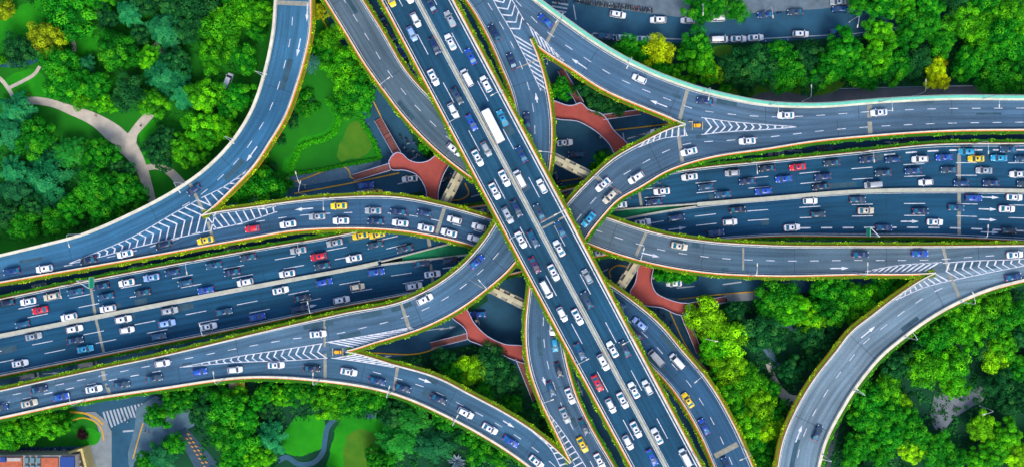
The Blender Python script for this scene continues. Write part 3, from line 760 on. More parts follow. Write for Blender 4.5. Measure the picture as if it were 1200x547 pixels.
for pts, w, m in (([(372, 12), (385, 36)], 1.5, M_YPAINT), ([(437, 118), (452, 148), (470, 180)], 1.3, M_YPAINT), ([(345, 213), (410, 203), (411, 208), (416, 210)], 1.5, M_YPAINT),
                  ([(345, 227), (400, 217), (468, 203)], 1.5, M_YPAINT), ([(633, 80), (648, 102)], 1.2, M_YPAINT), ([(720, 153), (790, 145)], 1.5, M_YPAINT),
                  ([(795, 350), (850, 344), (900, 340)], 1.3, M_YPAINT), ([(785, 365), (808, 411), (835, 440)], 1.3, M_YPAINT), ([(434, 413), (494, 413), (545, 390)], 1.5, M_YPAINT),
                  ([(82, 482), (100, 484), (115, 491), (121, 497)], 2.2, M_YPAINT), ([(82, 493), (98, 489), (118, 500), (120, 505), (122, 516)], 1.6, M_YPAINT), ([(168, 495), (162, 515), (156, 537)], 1.4, M_YPAINT),
                  ([(716, 325), (714, 318), (722, 311), (735, 312)], 1.5, M_YPAINT), ([(545, 215), (549, 228), (540, 234), (530, 235)], 1.5, M_YPAINT), ([(655, 213), (670, 211), (682, 209)], 1.3, M_YPAINT)):
    ribbon('road_markings', m, pts, w, 0.17)
W1 = mat('street_paint', (0.34, 0.38, 0.42), 0.7, 0.15, 1.0)
mk = Marks()
def gl(a, b, w): mk.line(P(*a, 0), P(*b, 0), w)
for a, b, w in (((675, 24), (672, 6), .3), ((695, 40), (690, 46), .3), ((695, 39), (740, 44), .3), ((740, 44), (845, 48), .3), ((845, 48), (1000, 40), .3), ((850, 54), (980, 46), .3), ((1000, 40), (1060, 31), .25),
                ((870, 48), (871, 53), .25), ((897, 47), (898, 52), .25), ((923, 46), (924, 51), .25), ((870, 110), (915, 106), .35), ((915, 106), (1080, 101), .35), ((1080, 101), (1140, 101), .35), ((610, 12), (600, 30), 0),
                ((418, 225), (438, 221), .35), ((466, 216), (478, 213), .35), ((440, 219), (496, 225), 0), ((552, 231), (570, 226), .35), ((482, 187), (492, 182), .35), ((634, 160), (634, 145), 0), ((730, 156), (732, 168), .3),
                ((735, 163), (765, 154), .35), ((793, 337), (814, 335), .35), ((847, 333), (869, 330), .35), ((765, 324), (764, 330), 0), ((703, 319), (713, 315), .4), ((905, 333), (925, 331), .3), ((930, 336), (950, 334), .0),
                ((559, 370), (562, 380), .3), ((500, 380), (530, 372), .25), ((492, 388), (520, 384), .25)):
    if w: gl(a, b, w)
for i in range(13):   # zebra at the bottom left
    x = 121 + i * 4.1; gl((x, 482 - i * 0.9), (x + 5 + (6 - i) * 0.25 , 502 - i * 1.9 + (i > 7) * 2), 0.55)
gl((144, 505), (157, 504), .5)
for i in range(6): gl((647 - i * 0.4, 3 + i * 4.4), (666 - i * 1.2, 6 + i * 4.4), .5)
mk.done(W1)
mk = Marks()
for (x, y), d in (((754, 158), (1, .2)), ((152, 434.5), (1, -.1)), ((680, 455), (0.35, -1)), ((450, 418), (1, .2)), ((60, 437), (1, .05)), ((1045, 167), (-1, 0)), ((930, 177), (-1, 0.05)), ((525, 384), (1, .2))):
    arrow(mk, P(x, y, 0), (d[0], d[1], 0), 5.0, 0.12, 0.4)
mk.done(W1)

# red footbridges -----------------------------------------------------------
def footbridge(label, outline, stairs, z=5.0, edge=True):
    c = P(*outline[0], 0); e = empty('footbridge', (c.x, c.y, 0)); tag(e, label, 'footbridge', 'red footbridges')
    off = Vector((-c.x, -c.y, 0))
    cc = catmull(outline + [outline[0]], 3.0)[:-1]; w = [P(x, y, z) + off for x, y in cc]
    mb = MB(); mb.poly(w, z - 0.5, z); mb.build('deck', M_REDWALK, e)
    n = len(w); rows = []
    mbr = MB()
    for i in range(n):
        a, b = w[i], w[(i + 1) % n]; d = (b - a); 
        if d.length < 1e-3: continue
        m = (a + b) / 2; ang = math.atan2(d.y, d.x)
        mbr.box((m.x, m.y, z + 0.55), (d.length + 0.05, 0.16, 1.1), ang)
    mbr.build('railing', mat('pale_railing', (0.42, 0.45, 0.62), 0.5), e)
    for (a, b, ww) in stairs:
        p, q = P(*a, z) + off, P(*b, 0.1) + off; d = Vector((q.x - p.x, q.y - p.y, 0)); L = d.length; d.normalize(); nn = Vector((-d.y, d.x, 0)) * ww / 8
        ms = MB(); k = 16; rz = math.atan2(d.y, d.x)
        for i in range(k):
            f = (i + .5) / k; m = Vector((p.x, p.y, 0)) + d * L * f; zz = z - (z - 0.15) * (i + 1) / (k + 1)
            if 7 <= i <= 8: zz = z - (z - .15) * 0.5
            ms.box((m.x, m.y, zz - 0.2), (L / k, ww / 4, 0.4), rz)
        ms.build('stair', mat('stair_red', (0.20, 0.07, 0.055), 0.85, 0.2, 1.0), e)
        mr = MB()
        for sg in (-1, 1):
            u = nn * sg
            mr.tube([Vector((p.x, p.y, z + .95)) + u, Vector((q.x, q.y, 0.95)) + u], 0.09, 5)
            for f in (0.1, 0.35, 0.6, 0.9):
                b0 = Vector((p.x, p.y, 0)) + d * L * f + u; zz = z - z * f; mr.tube([b0 + Vector((0, 0, zz)), b0 + Vector((0, 0, zz + .95))], 0.05, 5)
        mr.build('stair_rail', mat('pale_railing', (0.42, 0.45, 0.62)), e)
    cen = sum((v for v in w), Vector()) / n
    for v in (w[n // 8], w[5 * n // 8]):
        p = v.lerp(cen, 0.35); mp = MB(); mp.tube([(p.x, p.y, 0), (p.x, p.y, z - 0.5)], 0.4, 12); mp.build('column', M_CONC, e)
footbridge('red footbridge forking at the upper left of the crossing', [(456, 190), (459, 184), (466, 179), (472, 181), (478, 187), (490, 191), (502, 189), (513, 181), (530, 178), (528, 190), (520, 205), (514, 225), (512, 242), (497, 240), (500, 228), (496, 215), (488, 205), (475, 200), (458, 198)],
           [((466, 181), (443, 140), 9), ((457, 196), (414, 209), 8)])
footbridge('red footbridge forking at the upper right of the crossing', [(644, 117), (672, 124), (680, 121), (688, 128), (706, 135), (718, 152), (737, 176), (724, 186), (714, 170), (700, 156), (680, 144), (645, 135)],
           [((680, 122), (657, 83), 8), ((706, 138), (750, 132), 6)])
footbridge('red footbridge forking at the lower right of the crossing', [(748, 305), (764, 309), (763, 330), (768, 342), (780, 349), (796, 354), (807, 356), (807, 362), (800, 369), (794, 368), (775, 360), (755, 357), (742, 350), (738, 345), (744, 330)],
           [((800, 366), (819, 412), 7), ((806, 358), (850, 350), 7)])
footbridge('red footbridge curving at the lower left of the crossing', [(530, 372), (544, 360), (556, 378), (570, 392), (590, 402), (618, 408), (618, 424), (600, 420), (580, 410), (560, 402), (548, 396), (547, 388)],
           [((608, 418), (628, 468), 8), ((549, 393), (505, 404), 7)])

# portal frames standing in the gaps of the stack ---------------------------
def portal(label, a, b, z, wid=1.5, mid=None):
    p, q = P(*a, z), P(*b, z); m = (p + q) / 2; e = empty('portal_frame', (m.x, m.y, 0)); tag(e, label, 'portal frame', 'concrete portal frames')
    d = q - p; L = d.length; rz = math.atan2(d.y, d.x); e.rotation_euler = (0, 0, rz)
    mb = MB(); mb.box((0, 0, z - 0.9), (L, wid * .7, 1.8)); mb.build('beam', M_BEAM, e)
    for sy in (-1, 1): mb = MB(); mb.box((0, sy * wid * .62, z - 1.5), (L, wid * .5, 1.2)); mb.build('side_beam', M_JOINT, e)
    if mid:
        for q in (-1.6, 1.6): mb = MB(); mb.box((mid + q, 0, z - 1.05), (1.3, wid * 1.6, 1.9)); mb.build('bearing_block', M_BEAM, e)
    for x in (-L / 2 + 1.2, L / 2 - 1.2): mb = MB(); mb.box((x, 0, (z - 1.8) / 2), (1.6, wid * .95, z - 1.8)); mb.build('column', M_CONC, e)
portal('concrete portal frame between ramps at the upper left of the crossing', (545, 190), (517, 246), 9.4, 1.7, 0.5)
portal('long concrete portal frame right of the diagonal expressway', (622, 171), (702, 211), 14.9, 1.6, 2.0)
portal('concrete portal frame between ramps at the lower right of the crossing', (752, 298), (717, 352), 9.4, 1.7, 0.5)
portal('long concrete portal frame left of the diagonal expressway', (560, 330), (640, 370), 14.9, 1.6, -2.0)

# piers ---------------------------------------------------------------------
def inside(px, poly):
    x, y = px; c = False; n = len(poly); j = n - 1
    for i in range(n):
        xi, yi = poly[i]; xj, yj = poly[j]
        if (yi > y) != (yj > y) and x < (xj - xi) * (y - yi) / (yj - yi) + xi: c = not c
        j = i
    return c
def world_poly(r):
    return [(v.x, v.y) for v in r.L] + [(v.x, v.y) for v in reversed(r.R)]
POLYS = {k: world_poly(r) for k, r in ROADS.items()}
pier_proto = {}
for key, r in ROADS.items():
    s = 12.0
    while s < r.s[-1] - 10:
        c = r.at(s, 0.5); i = int(np.searchsorted(r.s, s)); i = min(i, r.n - 1); t = r.tangent(i); nn = Vector((-t.y, t.x, 0))
        wd = (r.L[i] - r.R[i]).length
        free = all(not inside((c.x + ax, c.y + ay), POLYS[k2]) for k2, r2 in ROADS.items() if k2 != key and np.mean(r2.z) < c.z - 1 for ax, ay in ((0, 0), (2, 0), (-2, 0), (0, 2), (0, -2)))
        if free and abs(c.x) < 175 and abs(c.y) < 90:
            e = empty('bridge_pier', (c.x, c.y, 0), math.atan2(t.y, t.x))
            e['category'] = 'pier'; e['group'] = 'bridge piers'
            top = c.z - r.thick - 0.02
            mb = MB(); mb.tube([(0, 0, 0), (0, 0, top - 1.0)], 0.95, 14); mb.build('column', M_CONC, e, True)
            mb = MB(); mb.box((0, 0, top - 0.5), (1.8, max(2.5, wd - 4.2), 1.0)); mb.build('cap_beam', M_CONC, e)
            reg(e, 'round concrete pier', 'under the ' + r.place, 'one end', s)
        s += 26.0

# ------------------------------------------------------------------ vehicles
def loft_body(mb, st, prof):
    """st: (x, half width, z bottom, z shoulder, z top); prof(half, zb, zs, zt) -> ring half"""
    rings = []
    for x, hw, zb, zs, zt in st:
        h = [(0.0, zb), (hw * 0.86, zb), (hw, zb + (zs - zb) * 0.35), (hw * 0.985, zs), (hw * 0.86, zt - 0.03), (hw * 0.45, zt), (0.0, zt + 0.015)]
        ring = [(x, y, z) for y, z in h] + [(x, -y, z) for y, z in reversed(h[1:-1])]
        rings.append(ring)
    k = len(rings[0]); vs = [p for r_ in rings for p in r_]; fs = []
    for i in range(len(rings) - 1):
        for j in range(k):
            fs.append((i * k + j, (i + 1) * k + j, (i + 1) * k + (j + 1) % k, i * k + (j + 1) % k))
    fs.append(tuple(reversed(range(k)))[::-1]); fs.append(tuple((len(rings) - 1) * k + j for j in range(k))[::-1])
    mb.add(vs, fs)
def slabquad(mb, a, b, c, d, t=0.02):
    a, b, c, d = map(Vector, (a, b, c, d)); n = (b - a).cross(d - a).normalized() * t
    mb.add([a, b, c, d, a + n, b + n, c + n, d + n], [(3, 2, 1, 0), (4, 5, 6, 7), (0, 1, 5, 4), (1, 2, 6, 5), (2, 3, 7, 6), (3, 0, 4, 7)])
def make_car(kind):
    """built nose towards +X, standing on z = 0"""
    e = empty('parked_car' if kind == 'x' else {'van': 'van', 'bus': 'bus', 'truck': 'truck'}.get(kind, 'car'), (0, 0, -500))
    S = {  # length, half width, hood z, shoulder z, roof z, [windscreen base, roof front, roof rear, rear window base]
        'sedan': (4.7, 0.92, 0.92, 0.95, 1.46, (1.05, 0.40, -0.95, -1.75)),
        'hatch': (4.2, 0.88, 0.95, 0.98, 1.52, (0.95, 0.38, -1.35, -1.85)),
        'suv': (4.75, 0.96, 1.05, 1.10, 1.72, (1.15, 0.55, -1.70, -2.15)),
        'van': (5.1, 0.97, 1.10, 1.15, 1.95, (1.75, 1.05, -2.25, -2.45))}[kind if kind in ('sedan', 'hatch', 'suv', 'van') else 'sedan']
    if kind in ('sedan', 'hatch', 'suv', 'van'):
        L, hw, hz, sz, rz_, (wb, rf, rr, rb) = S; h = L / 2
        mb = MB()
        tail = hz + 0.04 if kind == 'sedan' else sz
        loft_body(mb, [(-h, hw * .70, .42, .72, tail - .22), (-h + .12, hw * .88, .30, .80, tail - .06), (-h + .45, hw * .97, .24, .80, tail), (-h + 1.1, hw, .22, .82, sz), (0, hw, .22, .82, sz),
                       (h - 1.4, hw, .22, .80, sz - .02), (h - .75, hw * .97, .24, .76, hz - .06), (h - .28, hw * .88, .28, .66, hz - .18), (h - .06, hw * .70, .34, .58, hz - .34), (h, hw * .55, .40, .52, hz - .42)], None)
        # roof shell and pillars
        rw = hw * 0.74; bw = hw * 0.90
        rt = []
        for x, w_, z_ in ((rr - .06, rw * .93, rz_ - .07), (rr + .25, rw, rz_ - .01), ((rf + rr) / 2, rw * 1.02, rz_), (rf - .2, rw, rz_ - .015), (rf + .06, rw * .95, rz_ - .07)):
            rt.append([(x, w_, z_ - .05), (x, w_ * .9, z_), (x, 0, z_ + .025), (x, -w_ * .9, z_), (x, -w_, z_ - .05)])
        vs = [p for r_ in rt for p in r_]; fs = []
        for i in range(4):
            for j in range(4): fs.append((i * 5 + j, (i + 1) * 5 + j, (i + 1) * 5 + j + 1, i * 5 + j + 1))
        b0 = len(vs); vs += [(x, y, z - .08) for x, y, z in vs]
        fs += [tuple(b0 + q for q in reversed(f)) for f in fs]
        mb.add(vs, fs)
        for sy in (-1, 1):
            for (x0, y0, z0), (x1, y1, z1) in (((wb, bw, sz - .03), (rf, rw * .97, rz_ - .06)), ((rb, bw * .97, sz - .03), (rr, rw * .97, rz_ - .06)), ((-.25, hw * .95, sz - .03), (-.28, rw * 1.02, rz_ - .05))):
                mb.tube([(x0, y0 * sy, z0), (x1, y1 * sy, z1)], 0.055, 5)
            mb.box((wb - .1, sy * (hw + .1), sz + .02), (.16, .2, .13))       # door mirrors
        mb.box((0, 0, .45), (L * .8, hw * 1.6, .4))
        body = mb.build('body', M_CARPAINT, e)
        me = body.data; me.polygons.foreach_set('use_smooth', [True] * len(me.polygons))
        try: me.set_sharp_from_angle(angle=R(38))
        except Exception: pass
        g = MB(); slabquad(g, (wb + .04, -bw * .92, sz - .01), (wb + .04, bw * .92, sz - .01), (rf, rw * .93, rz_ - .07), (rf, -rw * .93, rz_ - .07)); g.build('windscreen', M_FRONTGLASS, e)
        g = MB(); slabquad(g, (rr, -rw * .92, rz_ - .08), (rr, rw * .92, rz_ - .08), (rb - .03, bw * .88, sz - .01), (rb - .03, -bw * .88, sz - .01)); g.build('rear_window', M_REARGLASS, e)
        for sy in (-1, 1):
            g = MB(); q = [(wb - .06, sy * bw * .985, sz), (rb + .06, sy * bw * .97, sz), (rr + .02, sy * rw * 1.0, rz_ - .09), (rf - .02, sy * rw * 1.0, rz_ - .09)]
            if sy > 0: slabquad(g, *q)
            else: slabquad(g, *q[::-1])
            g.build('side_window', M_GLASS, e)
        if kind in ('sedan', 'suv'): g = MB(); g.box(((rf + rr) / 2 + .18, 0, rz_ + .022), (.55, rw * 1.05, .035)); g.build('sunroof', M_ROOFGLASS, e)
        lx, tx, lz, tz = h - .2, -h + .07, hz - .24, tail - .18
        wx = (h - .85, -h + .9)
    elif kind == 'bus':
        L, hw = 9.6, 1.22; h = L / 2; mb = MB()
        loft_body(mb, [(-h, hw * .93, .35, 2.2, 2.85), (-h + .2, hw, .3, 2.5, 3.0), (h - .3, hw, .3, 2.5, 3.0), (h, hw * .94, .35, 2.1, 2.85)], None)
        mb.box((-1.9, 0, 3.1), (2.2, 1.5, .22), taper=.93); mb.box((2.4, 0, 3.08), (.8, .8, .12)); mb.box((-.1, 0, 3.08), (.7, .7, .12)); mb.build('body', M_CARPAINT, e)
        g = MB(); slabquad(g, (h + .01, -1.05, 1.3), (h + .01, 1.05, 1.3), (h - .02, 1.0, 2.6), (h - .02, -1.0, 2.6), .04); g.build('windscreen', M_FRONTGLASS, e)
        g = MB(); slabquad(g, (-h + .02, -.95, 2.6), (-h + .02, .95, 2.6), (-h - .01, .95, 1.7), (-h - .01, -.95, 1.7), .04); g.build('rear_window', M_REARGLASS, e)
        for sy in (-1, 1): g = MB(); g.box((0, sy * hw, 2.0), (L - 1, .06, .9)); g.build('side_window', M_GLASS, e)
        lx, tx, lz, tz = h - .03, -h + .02, .8, 1.0; wx = (h - 1.8, -h + 2.2)
    else:   # light truck: cab and open load bed
        L, hw = 5.4, .98; h = L / 2; mb = MB()
        loft_body(mb, [(.75, hw * .95, .3, 1.1, 1.9), (.95, hw, .3, 1.2, 2.0), (1.9, hw, .3, 1.2, 1.98), (2.3, hw * .98, .3, 1.1, 1.2), (h, hw * .85, .35, .9, 1.05)], None); mb.build('body', M_CARPAINT, e)
        g = MB(); slabquad(g, (2.34, -.8, 1.2), (2.34, .8, 1.2), (1.93, .75, 1.92), (1.93, -.75, 1.92), .03); g.build('windscreen', M_FRONTGLASS, e)
        g = MB(); slabquad(g, (.74, -.6, 1.8), (.74, .6, 1.8), (.72, .6, 1.3), (.72, -.6, 1.3), .02); g.build('rear_window', M_REARGLASS, e)
        for sy in (-1, 1): g = MB(); g.box((1.5, sy * .96, 1.5), (.9, .05, .5)); g.build('side_window', M_GLASS, e)
        bb = MB(); bb.box((-1.0, 0, .85), (3.4, 1.85, .12))
        for sy in (-1, 1): bb.box((-1.0, sy * .92, 1.1), (3.4, .06, .5))
        bb.box((-2.68, 0, 1.1), (.06, 1.85, .5)); bb.box((.68, 0, 1.2), (.06, 1.85, .7)); bb.build('load_bed', M_GREYSTEEL, e)
        lx, tx, lz, tz = h - .1, -h - .02, .8, .7; wx = (h - .8, -h + 1.2)
    for sy in (-1, 1):
        g = MB(); g.box((lx, sy * hw * .66, lz - .03), (.18, .28, .12)); g.build('headlight', M_LAMP, e)
        g = MB(); g.box((tx, sy * hw * .66, tz), (.2, .34, .16)); g.build('tail_light', M_REDLAMP, e)
        for x in wx:
            g = MB(); r_ = .33 if kind != 'bus' else .48
            g.tube([(x, sy * (hw - .24), r_), (x, sy * (hw - .01), r_)], r_, 12); g.build('wheel', M_TYRE, e)
    return e
PROTO = {k: make_car(k) for k in ('sedan', 'hatch', 'suv', 'van', 'bus', 'truck')}
PKIDS = {k: kids_of(o) for k, o in PROTO.items()}
CC = {'w': ('white', (.80, .80, .84)), 's': ('silver grey', (.34, .37, .40)), 'k': ('black', (.010, .020, .036)), 'b': ('blue', (.01, .075, .42)), 't': ('turquoise', (.02, .33, .56)),
      'r': ('red', (.62, .012, .03)), 'y': ('yellow', (.88, .60, 0.0)), 'n': ('beige', (.58, .52, .40)), 'd': ('dark blue', (.012, .035, .12)), 'p': ('maroon', (.09, .02, .07)), 'q': ('pale blue', (.25, .4, .75))}
ROADTXT = {'J': ('on the ramp beside upper left park', 'top'), 'E': ('on the ramp from left edge to bottom', 'left'),
           'B': ('on the ramp from top left to right edge', 'left'), 'H': ('on the lone lower right ramp', 'right'),
           'C': ('on the ramp from top to left edge', 'top'), 'D': ('on the mint edged upper right ramp', 'left'),
           'F': ('on the ramp from right edge to bottom', 'right'), 'M': ('on the ramp along bottom left park', 'left')}
DIRN = {'J': 1, 'E': -1, 'B': 1, 'H': -1, 'C': -1, 'D': -1, 'F': 1, 'M': 1, 'KN': -1, 'KS': 1}
N_CAR = 0
def place_car(px, py, col, road_, kind=None, heading=None, z=None, txt=None, rgb=None):
    global N_CAR
    rr = random.Random(int(px * 31 + py * 17))
    if kind is None:
        kind = rr.choices(['sedan', 'hatch', 'suv'], [6, 1.4, 2.6])[0]
        if col == 'y': kind = 'sedan'
    if road_ in ROADS:
        r = ROADS[road_]; i = r.near(px, py); z = r.z[i]; p = P(px, py, z); t = r.tangent(i)
        f = (p - r.L[i]).length / ((r.L[i] - r.R[i]).length)
        if road_ == 'A': sg = 1 if (px < r.Cpx[i][0]) else -1
        else: sg = DIRN[road_]
        ang = math.atan2(t.y * sg, t.x * sg)
        if road_ == 'A':
            side = 'left' if sg > 0 else 'right'; lane = ('outer' if (f < .245 or f > .735) else 'inner')
            place, ax = f'in {lane} lane, {side} half of diagonal expressway', 'top'
        elif road_ in ('KN', 'KS'):
            lane = 'top' if f < .39 else ('middle' if f < .67 else 'bottom')
            half = 'left' if px < 600 else 'right'; cw = 'upper' if road_ == 'KN' else 'lower'
            place, ax = f'in {lane} lane, {cw} carriageway, {half} end of expressway', 'left'
        else: place, ax = ROADTXT[road_]
        key = i if road_ not in ('KN', 'KS') else px
    else:
        p = P(px, py, z or 0.0); ang = math.atan2(-heading[1], heading[0]); place, ax = txt; key = px if ax == 'left' else py
    p.z += 0.012
    e, ch = copy_tree(PROTO[kind], PKIDS[kind], p, ang + rr.uniform(-.02, .02))
    c = rgb or CC[col][1]; v = rr.uniform(.88, 1.06)
    if col == 'k' and not rgb:
        c = rr.choice([(.006, .030, .095), (.006, .05, .17), (.022, .055, .10), (.006, .018, .045), (.010, .075, .17)])
    for o in ch:
        if o.name.startswith('body'): o.color = (*[min(1, x * v) for x in c], 1)
    nm = {'sedan': 'car', 'hatch': 'car', 'suv': 'car', 'van': 'van', 'bus': 'bus', 'truck': 'pickup truck'}[kind]
    cat = {'van': 'van', 'bus': 'bus', 'truck': 'truck'}.get(kind, 'car')
    e['category'] = cat; e['group'] = 'vehicles on the roads of the interchange'
    reg(e, f'{CC[col][0]} {nm}', place, ax, key); N_CAR += 1
    return e
CARS = {
 (300, 0): {'A': '750,97,w 733,162,q 838,220,k,suv 833,367,w 945,455,k 925,520,w 910,92,s 912,200,w 1007,268,b 990,368,w,van 1078,397,w 820,25,k 630,-2,y 712,-18,w',
            'C': '1117,155,k 1198,290,d'},
 (600, 0): {'D': '155,100,b 595,373,w 902,477,d'},
 (900, 0): {'D': '80,543,w 515,530,w'},
 (0, 137): {'J': '912,345,d'},
 (300, 137): {'E': '390,418,y 288,467,s 152,503,w -15,524,r 400,487,w 550,440,s 563,490,k 668,447,d 677,497,w 790,452,d 797,520,w 930,482,w 1045,515,w 905,542,w',
              'B': '930,155,w',
              'A': '1012,30,b 1112,47,w,bus 1155,8,t 1080,153,s 1040,195,w 1165,290,w 1120,350,w 1180,462,s', 'KN': '1055,447,s'},
 (600, 137): {'A': '45,178,k 37,293,w,van 140,327,w 22,432,k 128,447,k 225,525,k', 'C': '70,20,d',
              'F': '580,287,w 425,320,w 458,375,n 357,482,t 1100,115,w 827,165,w',
              'KN': '250,370,p 655,305,k 830,283,w 700,350,w 663,400,d 905,330,k 985,365,k 1030,265,s 1100,305,d 1192,243,k 1175,350,b 520,378,k 500,415,w',
              'KS': '612,495,w 770,473,k 1055,437,k 1020,493,w 955,542,k'},
 (900, 137): {'KN': '135,237,r 295,218,k 70,293,b 253,283,d 242,330,k 463,202,k 580,203,k 707,200,w 820,192,b 925,165,t 970,198,y 1077,195,t 1120,155,k 1185,200,k 535,265,k 675,255,k 843,250,k 1007,253,s 1165,270,w 488,320,s,van 735,308,w 900,313,k 1040,312,d 1200,315,k',
              'KS': '195,395,w 417,390,k 232,458,k 455,440,n 110,518,w 540,520,k 710,443,k 778,493,w 878,427,k 960,382,b 1150,378,w 1115,432,w 1125,533,k'},
 (0, 274): {'E': '60,175,k 213,162,w 418,125,k 590,93,w 770,52,k 965,30,y',
            'KN': '35,322,k 137,315,w 247,292,n 357,270,k 193,355,r 110,422,k 328,387,w 478,245,k 500,292,k 597,227,w 510,348,w 713,203,q 672,275,k 810,180,k 870,228,k 1005,147,k 967,262,b 1090,180,k 1165,110,k 1152,225,w',
            'KS': '163,478,s 355,443,w 358,497,k 405,537,t 583,398,w 600,448,w 800,358,s,suv 788,417,q 750,478,k 1055,363,k 982,432,w 1210,387,b'},
 (300, 274): {'KN': '200,77,s 370,42,s 295,105,r 312,150,k 148,185,w 490,8,y 568,4,y 560,52,k 698,70,k 460,113,w',
              'KS': '118,263,w 323,225,b,suv 222,298,k 207,347,k 403,308,w 477,247,n 567,178,b 785,138,k 915,122,k 828,187,w 742,243,w,suv',
              'C': '1037,130,b 793,305,w 293,467,w', 'E': '1025,22,w'},
 (600, 274): {'A': '42,28,w 100,25,k 220,67,w 107,145,p 195,180,w 352,197,s 160,258,w,van 350,307,k 235,375,w 307,387,w 470,538,w 527,535,k 318,548,k',
              'B': '783,57,n', 'KS': '403,88,s', 'E': '597,420,q 497,322,k 575,467,p', 'F': '200,515,t 190,435,w'},
 (900, 274): {'B': '430,97,k 708,92,b 1152,97,w', 'H': '1145,200,k'},
 (0, 410): {'KS': '100,60,w', 'M': '188,182,k 143,247,n 5,268,k 293,217,b 445,180,w 575,160,k 727,130,k 765,60,w 940,100,b 1105,90,w'},
 (300, 410): {'M': '97,68,w 265,85,k 437,100,w 570,143,k 690,175,k 857,227,k 983,292,w 1097,365,w 1195,425,b'},
 (600, 410): {'M': '115,520,w', 'F': '218,90,k 183,180,k 272,213,w 248,303,s 337,357,k 330,440,y 410,517,w',
              'A': '427,55,w 400,153,r 518,233,w 462,258,w,hatch 570,185,w 633,172,w 580,370,w 543,430,w 678,400,w 655,500,b 810,500,w,van',
              'E': '675,35,s,truck 772,50,w,van 822,232,y 898,355,b 1003,535,k'},
 (900, 410): {'H': '228,385,k'}}
for (ox, oy), d in CARS.items():
    for key, txt in d.items():
        for it in txt.split():
            q = it.split(','); place_car(ox + float(q[0]) / 4, oy + float(q[1]) / 4, q[2], key, q[3] if len(q) > 3 else None)
TXN = ('on the street along the top of the picture', 'left'); TXC = ('on the shaded street below the ramps', 'left')
TXK = ('in the sunken lane beside the expressway', 'left')
for x, y, c, k, hd, tx, kd in (
  (605, 115, 'k', (300, 0), (.45, 1), 'd1', None), (630, 160, 'k', (300, 0), (.45, 1), 'd1', None), (680, 245, 'b', (300, 0), (.45, 1), 'd1', None), (730, 335, 's', (300, 0), (.5, 1), 'd1', None),
  (495, 72, 'w', (600, 0), (1, .15), 'n', None), (683, 97, 'w', (600, 0), (-1, 0), 'n', None), (822, 100, 'w', (600, 0), (-1, 0), 'n', None), (955, 90, 'w', (600, 0), (-1, .05), 'n', 'van'),
  (440, 173, 'k', (600, 0), (1, .08), 'n', None), (525, 180, 'w', (600, 0), (1, 0), 'n', None), (618, 187, 'w', (600, 0), (1, 0), 'n', None), (970, 188, 'w', (600, 0), (1, -.05), 'n', 'van'),
  (1060, 186, 'w', (600, 0), (1, -.03), 'n', None), (1140, 180, 'w', (600, 0), (1, -.03), 'n', None), (-15, 73, 'k', (900, 0), (-1, .05), 'n', None), (125, 60, 'k', (900, 0), (-1, .05), 'n', None),
  (335, 47, 'k', (900, 0), (-1, 0), 'n', None), (325, 13, 's', (900, 0), (-1, .05), 'n', None), (150, 163, 'w', (900, 0), (1, 0), 'n', 'suv'), (325, 150, 'k', (900, 0), (1, -.05), 'n', None),
  (517, 322, 'b', (300, 137), (1, -.1), 'c', None), (557, 358, 'y', (300, 137), (1, -.1), 'c', None), (722, 292, 'w', (300, 137), (-1, .1), 'c', None), (890, 290, 'k', (300, 137), (1, -.5), 'c', 'hatch'),
  (247, 123, 'w', (600, 137), (1, -.1), 'c', None), (300, 178, 'k', (600, 137), (-1, 0), 'c', None), (685, 70, 'w', (600, 137), (-1, .15), 'c', None), (210, 290, 'k', (600, 137), (.4, 1), 'c', 'hatch'),
  (35, 173, 's', (900, 137), (-1, .05), 'k', None), (265, 152, 'k', (900, 137), (-1, .02), 'k', None), (660, 112, 'k', (900, 137), (-1, .02), 'k', None), (835, 97, 'k', (900, 137), (-1, 0), 'k', None),
  (1090, 75, 's', (0, 274), (-1, .2), 'k', None), (190, 245, 's', (0, 274), (-1, .2), 'k', None), (645, 160, 's', (0, 274), (-1, .2), 'k', None), (245, 400, 's', (300, 274), (1, -.2), 'k', None),
  (98, 428, 'k', (300, 274), (1, -.2), 'k', None), (1040, 375, 'b', (300, 274), (-1, 0), 'c', None), (757, 230, 'w', (600, 274), (-1, 0), 'c', None),
  (145, 118, 's', (0, 410), (1, -.2), 'k', 'truck'), (418, 68, 's', (0, 410), (1, -.15), 'k', 'truck'), (690, 212, 'k', (900, 274), (1, 0), 'c', None), (560, 35, 's', (900, 274), (1, 0), 'k', None),
  (1072, 385, 'w', (0, 0), (.4, -1), 'p', 'van')):
    tt = {'n': TXN, 'c': TXC, 'k': TXK, 'd1': ('in the sunken street left of the diagonal expressway', 'top'), 'p': ('half hidden among the trees of the upper left park', 'left')}[tx]
    place_car(k[0] + x / 4, k[1] + y / 4, c, None, kd, hd, 0.17 if tx == 'p' else 0.0, tt)
for k, o in PROTO.items():
    for ch, _ in PKIDS[k]: bpy.data.objects.remove(ch)
    bpy.data.objects.remove(o)

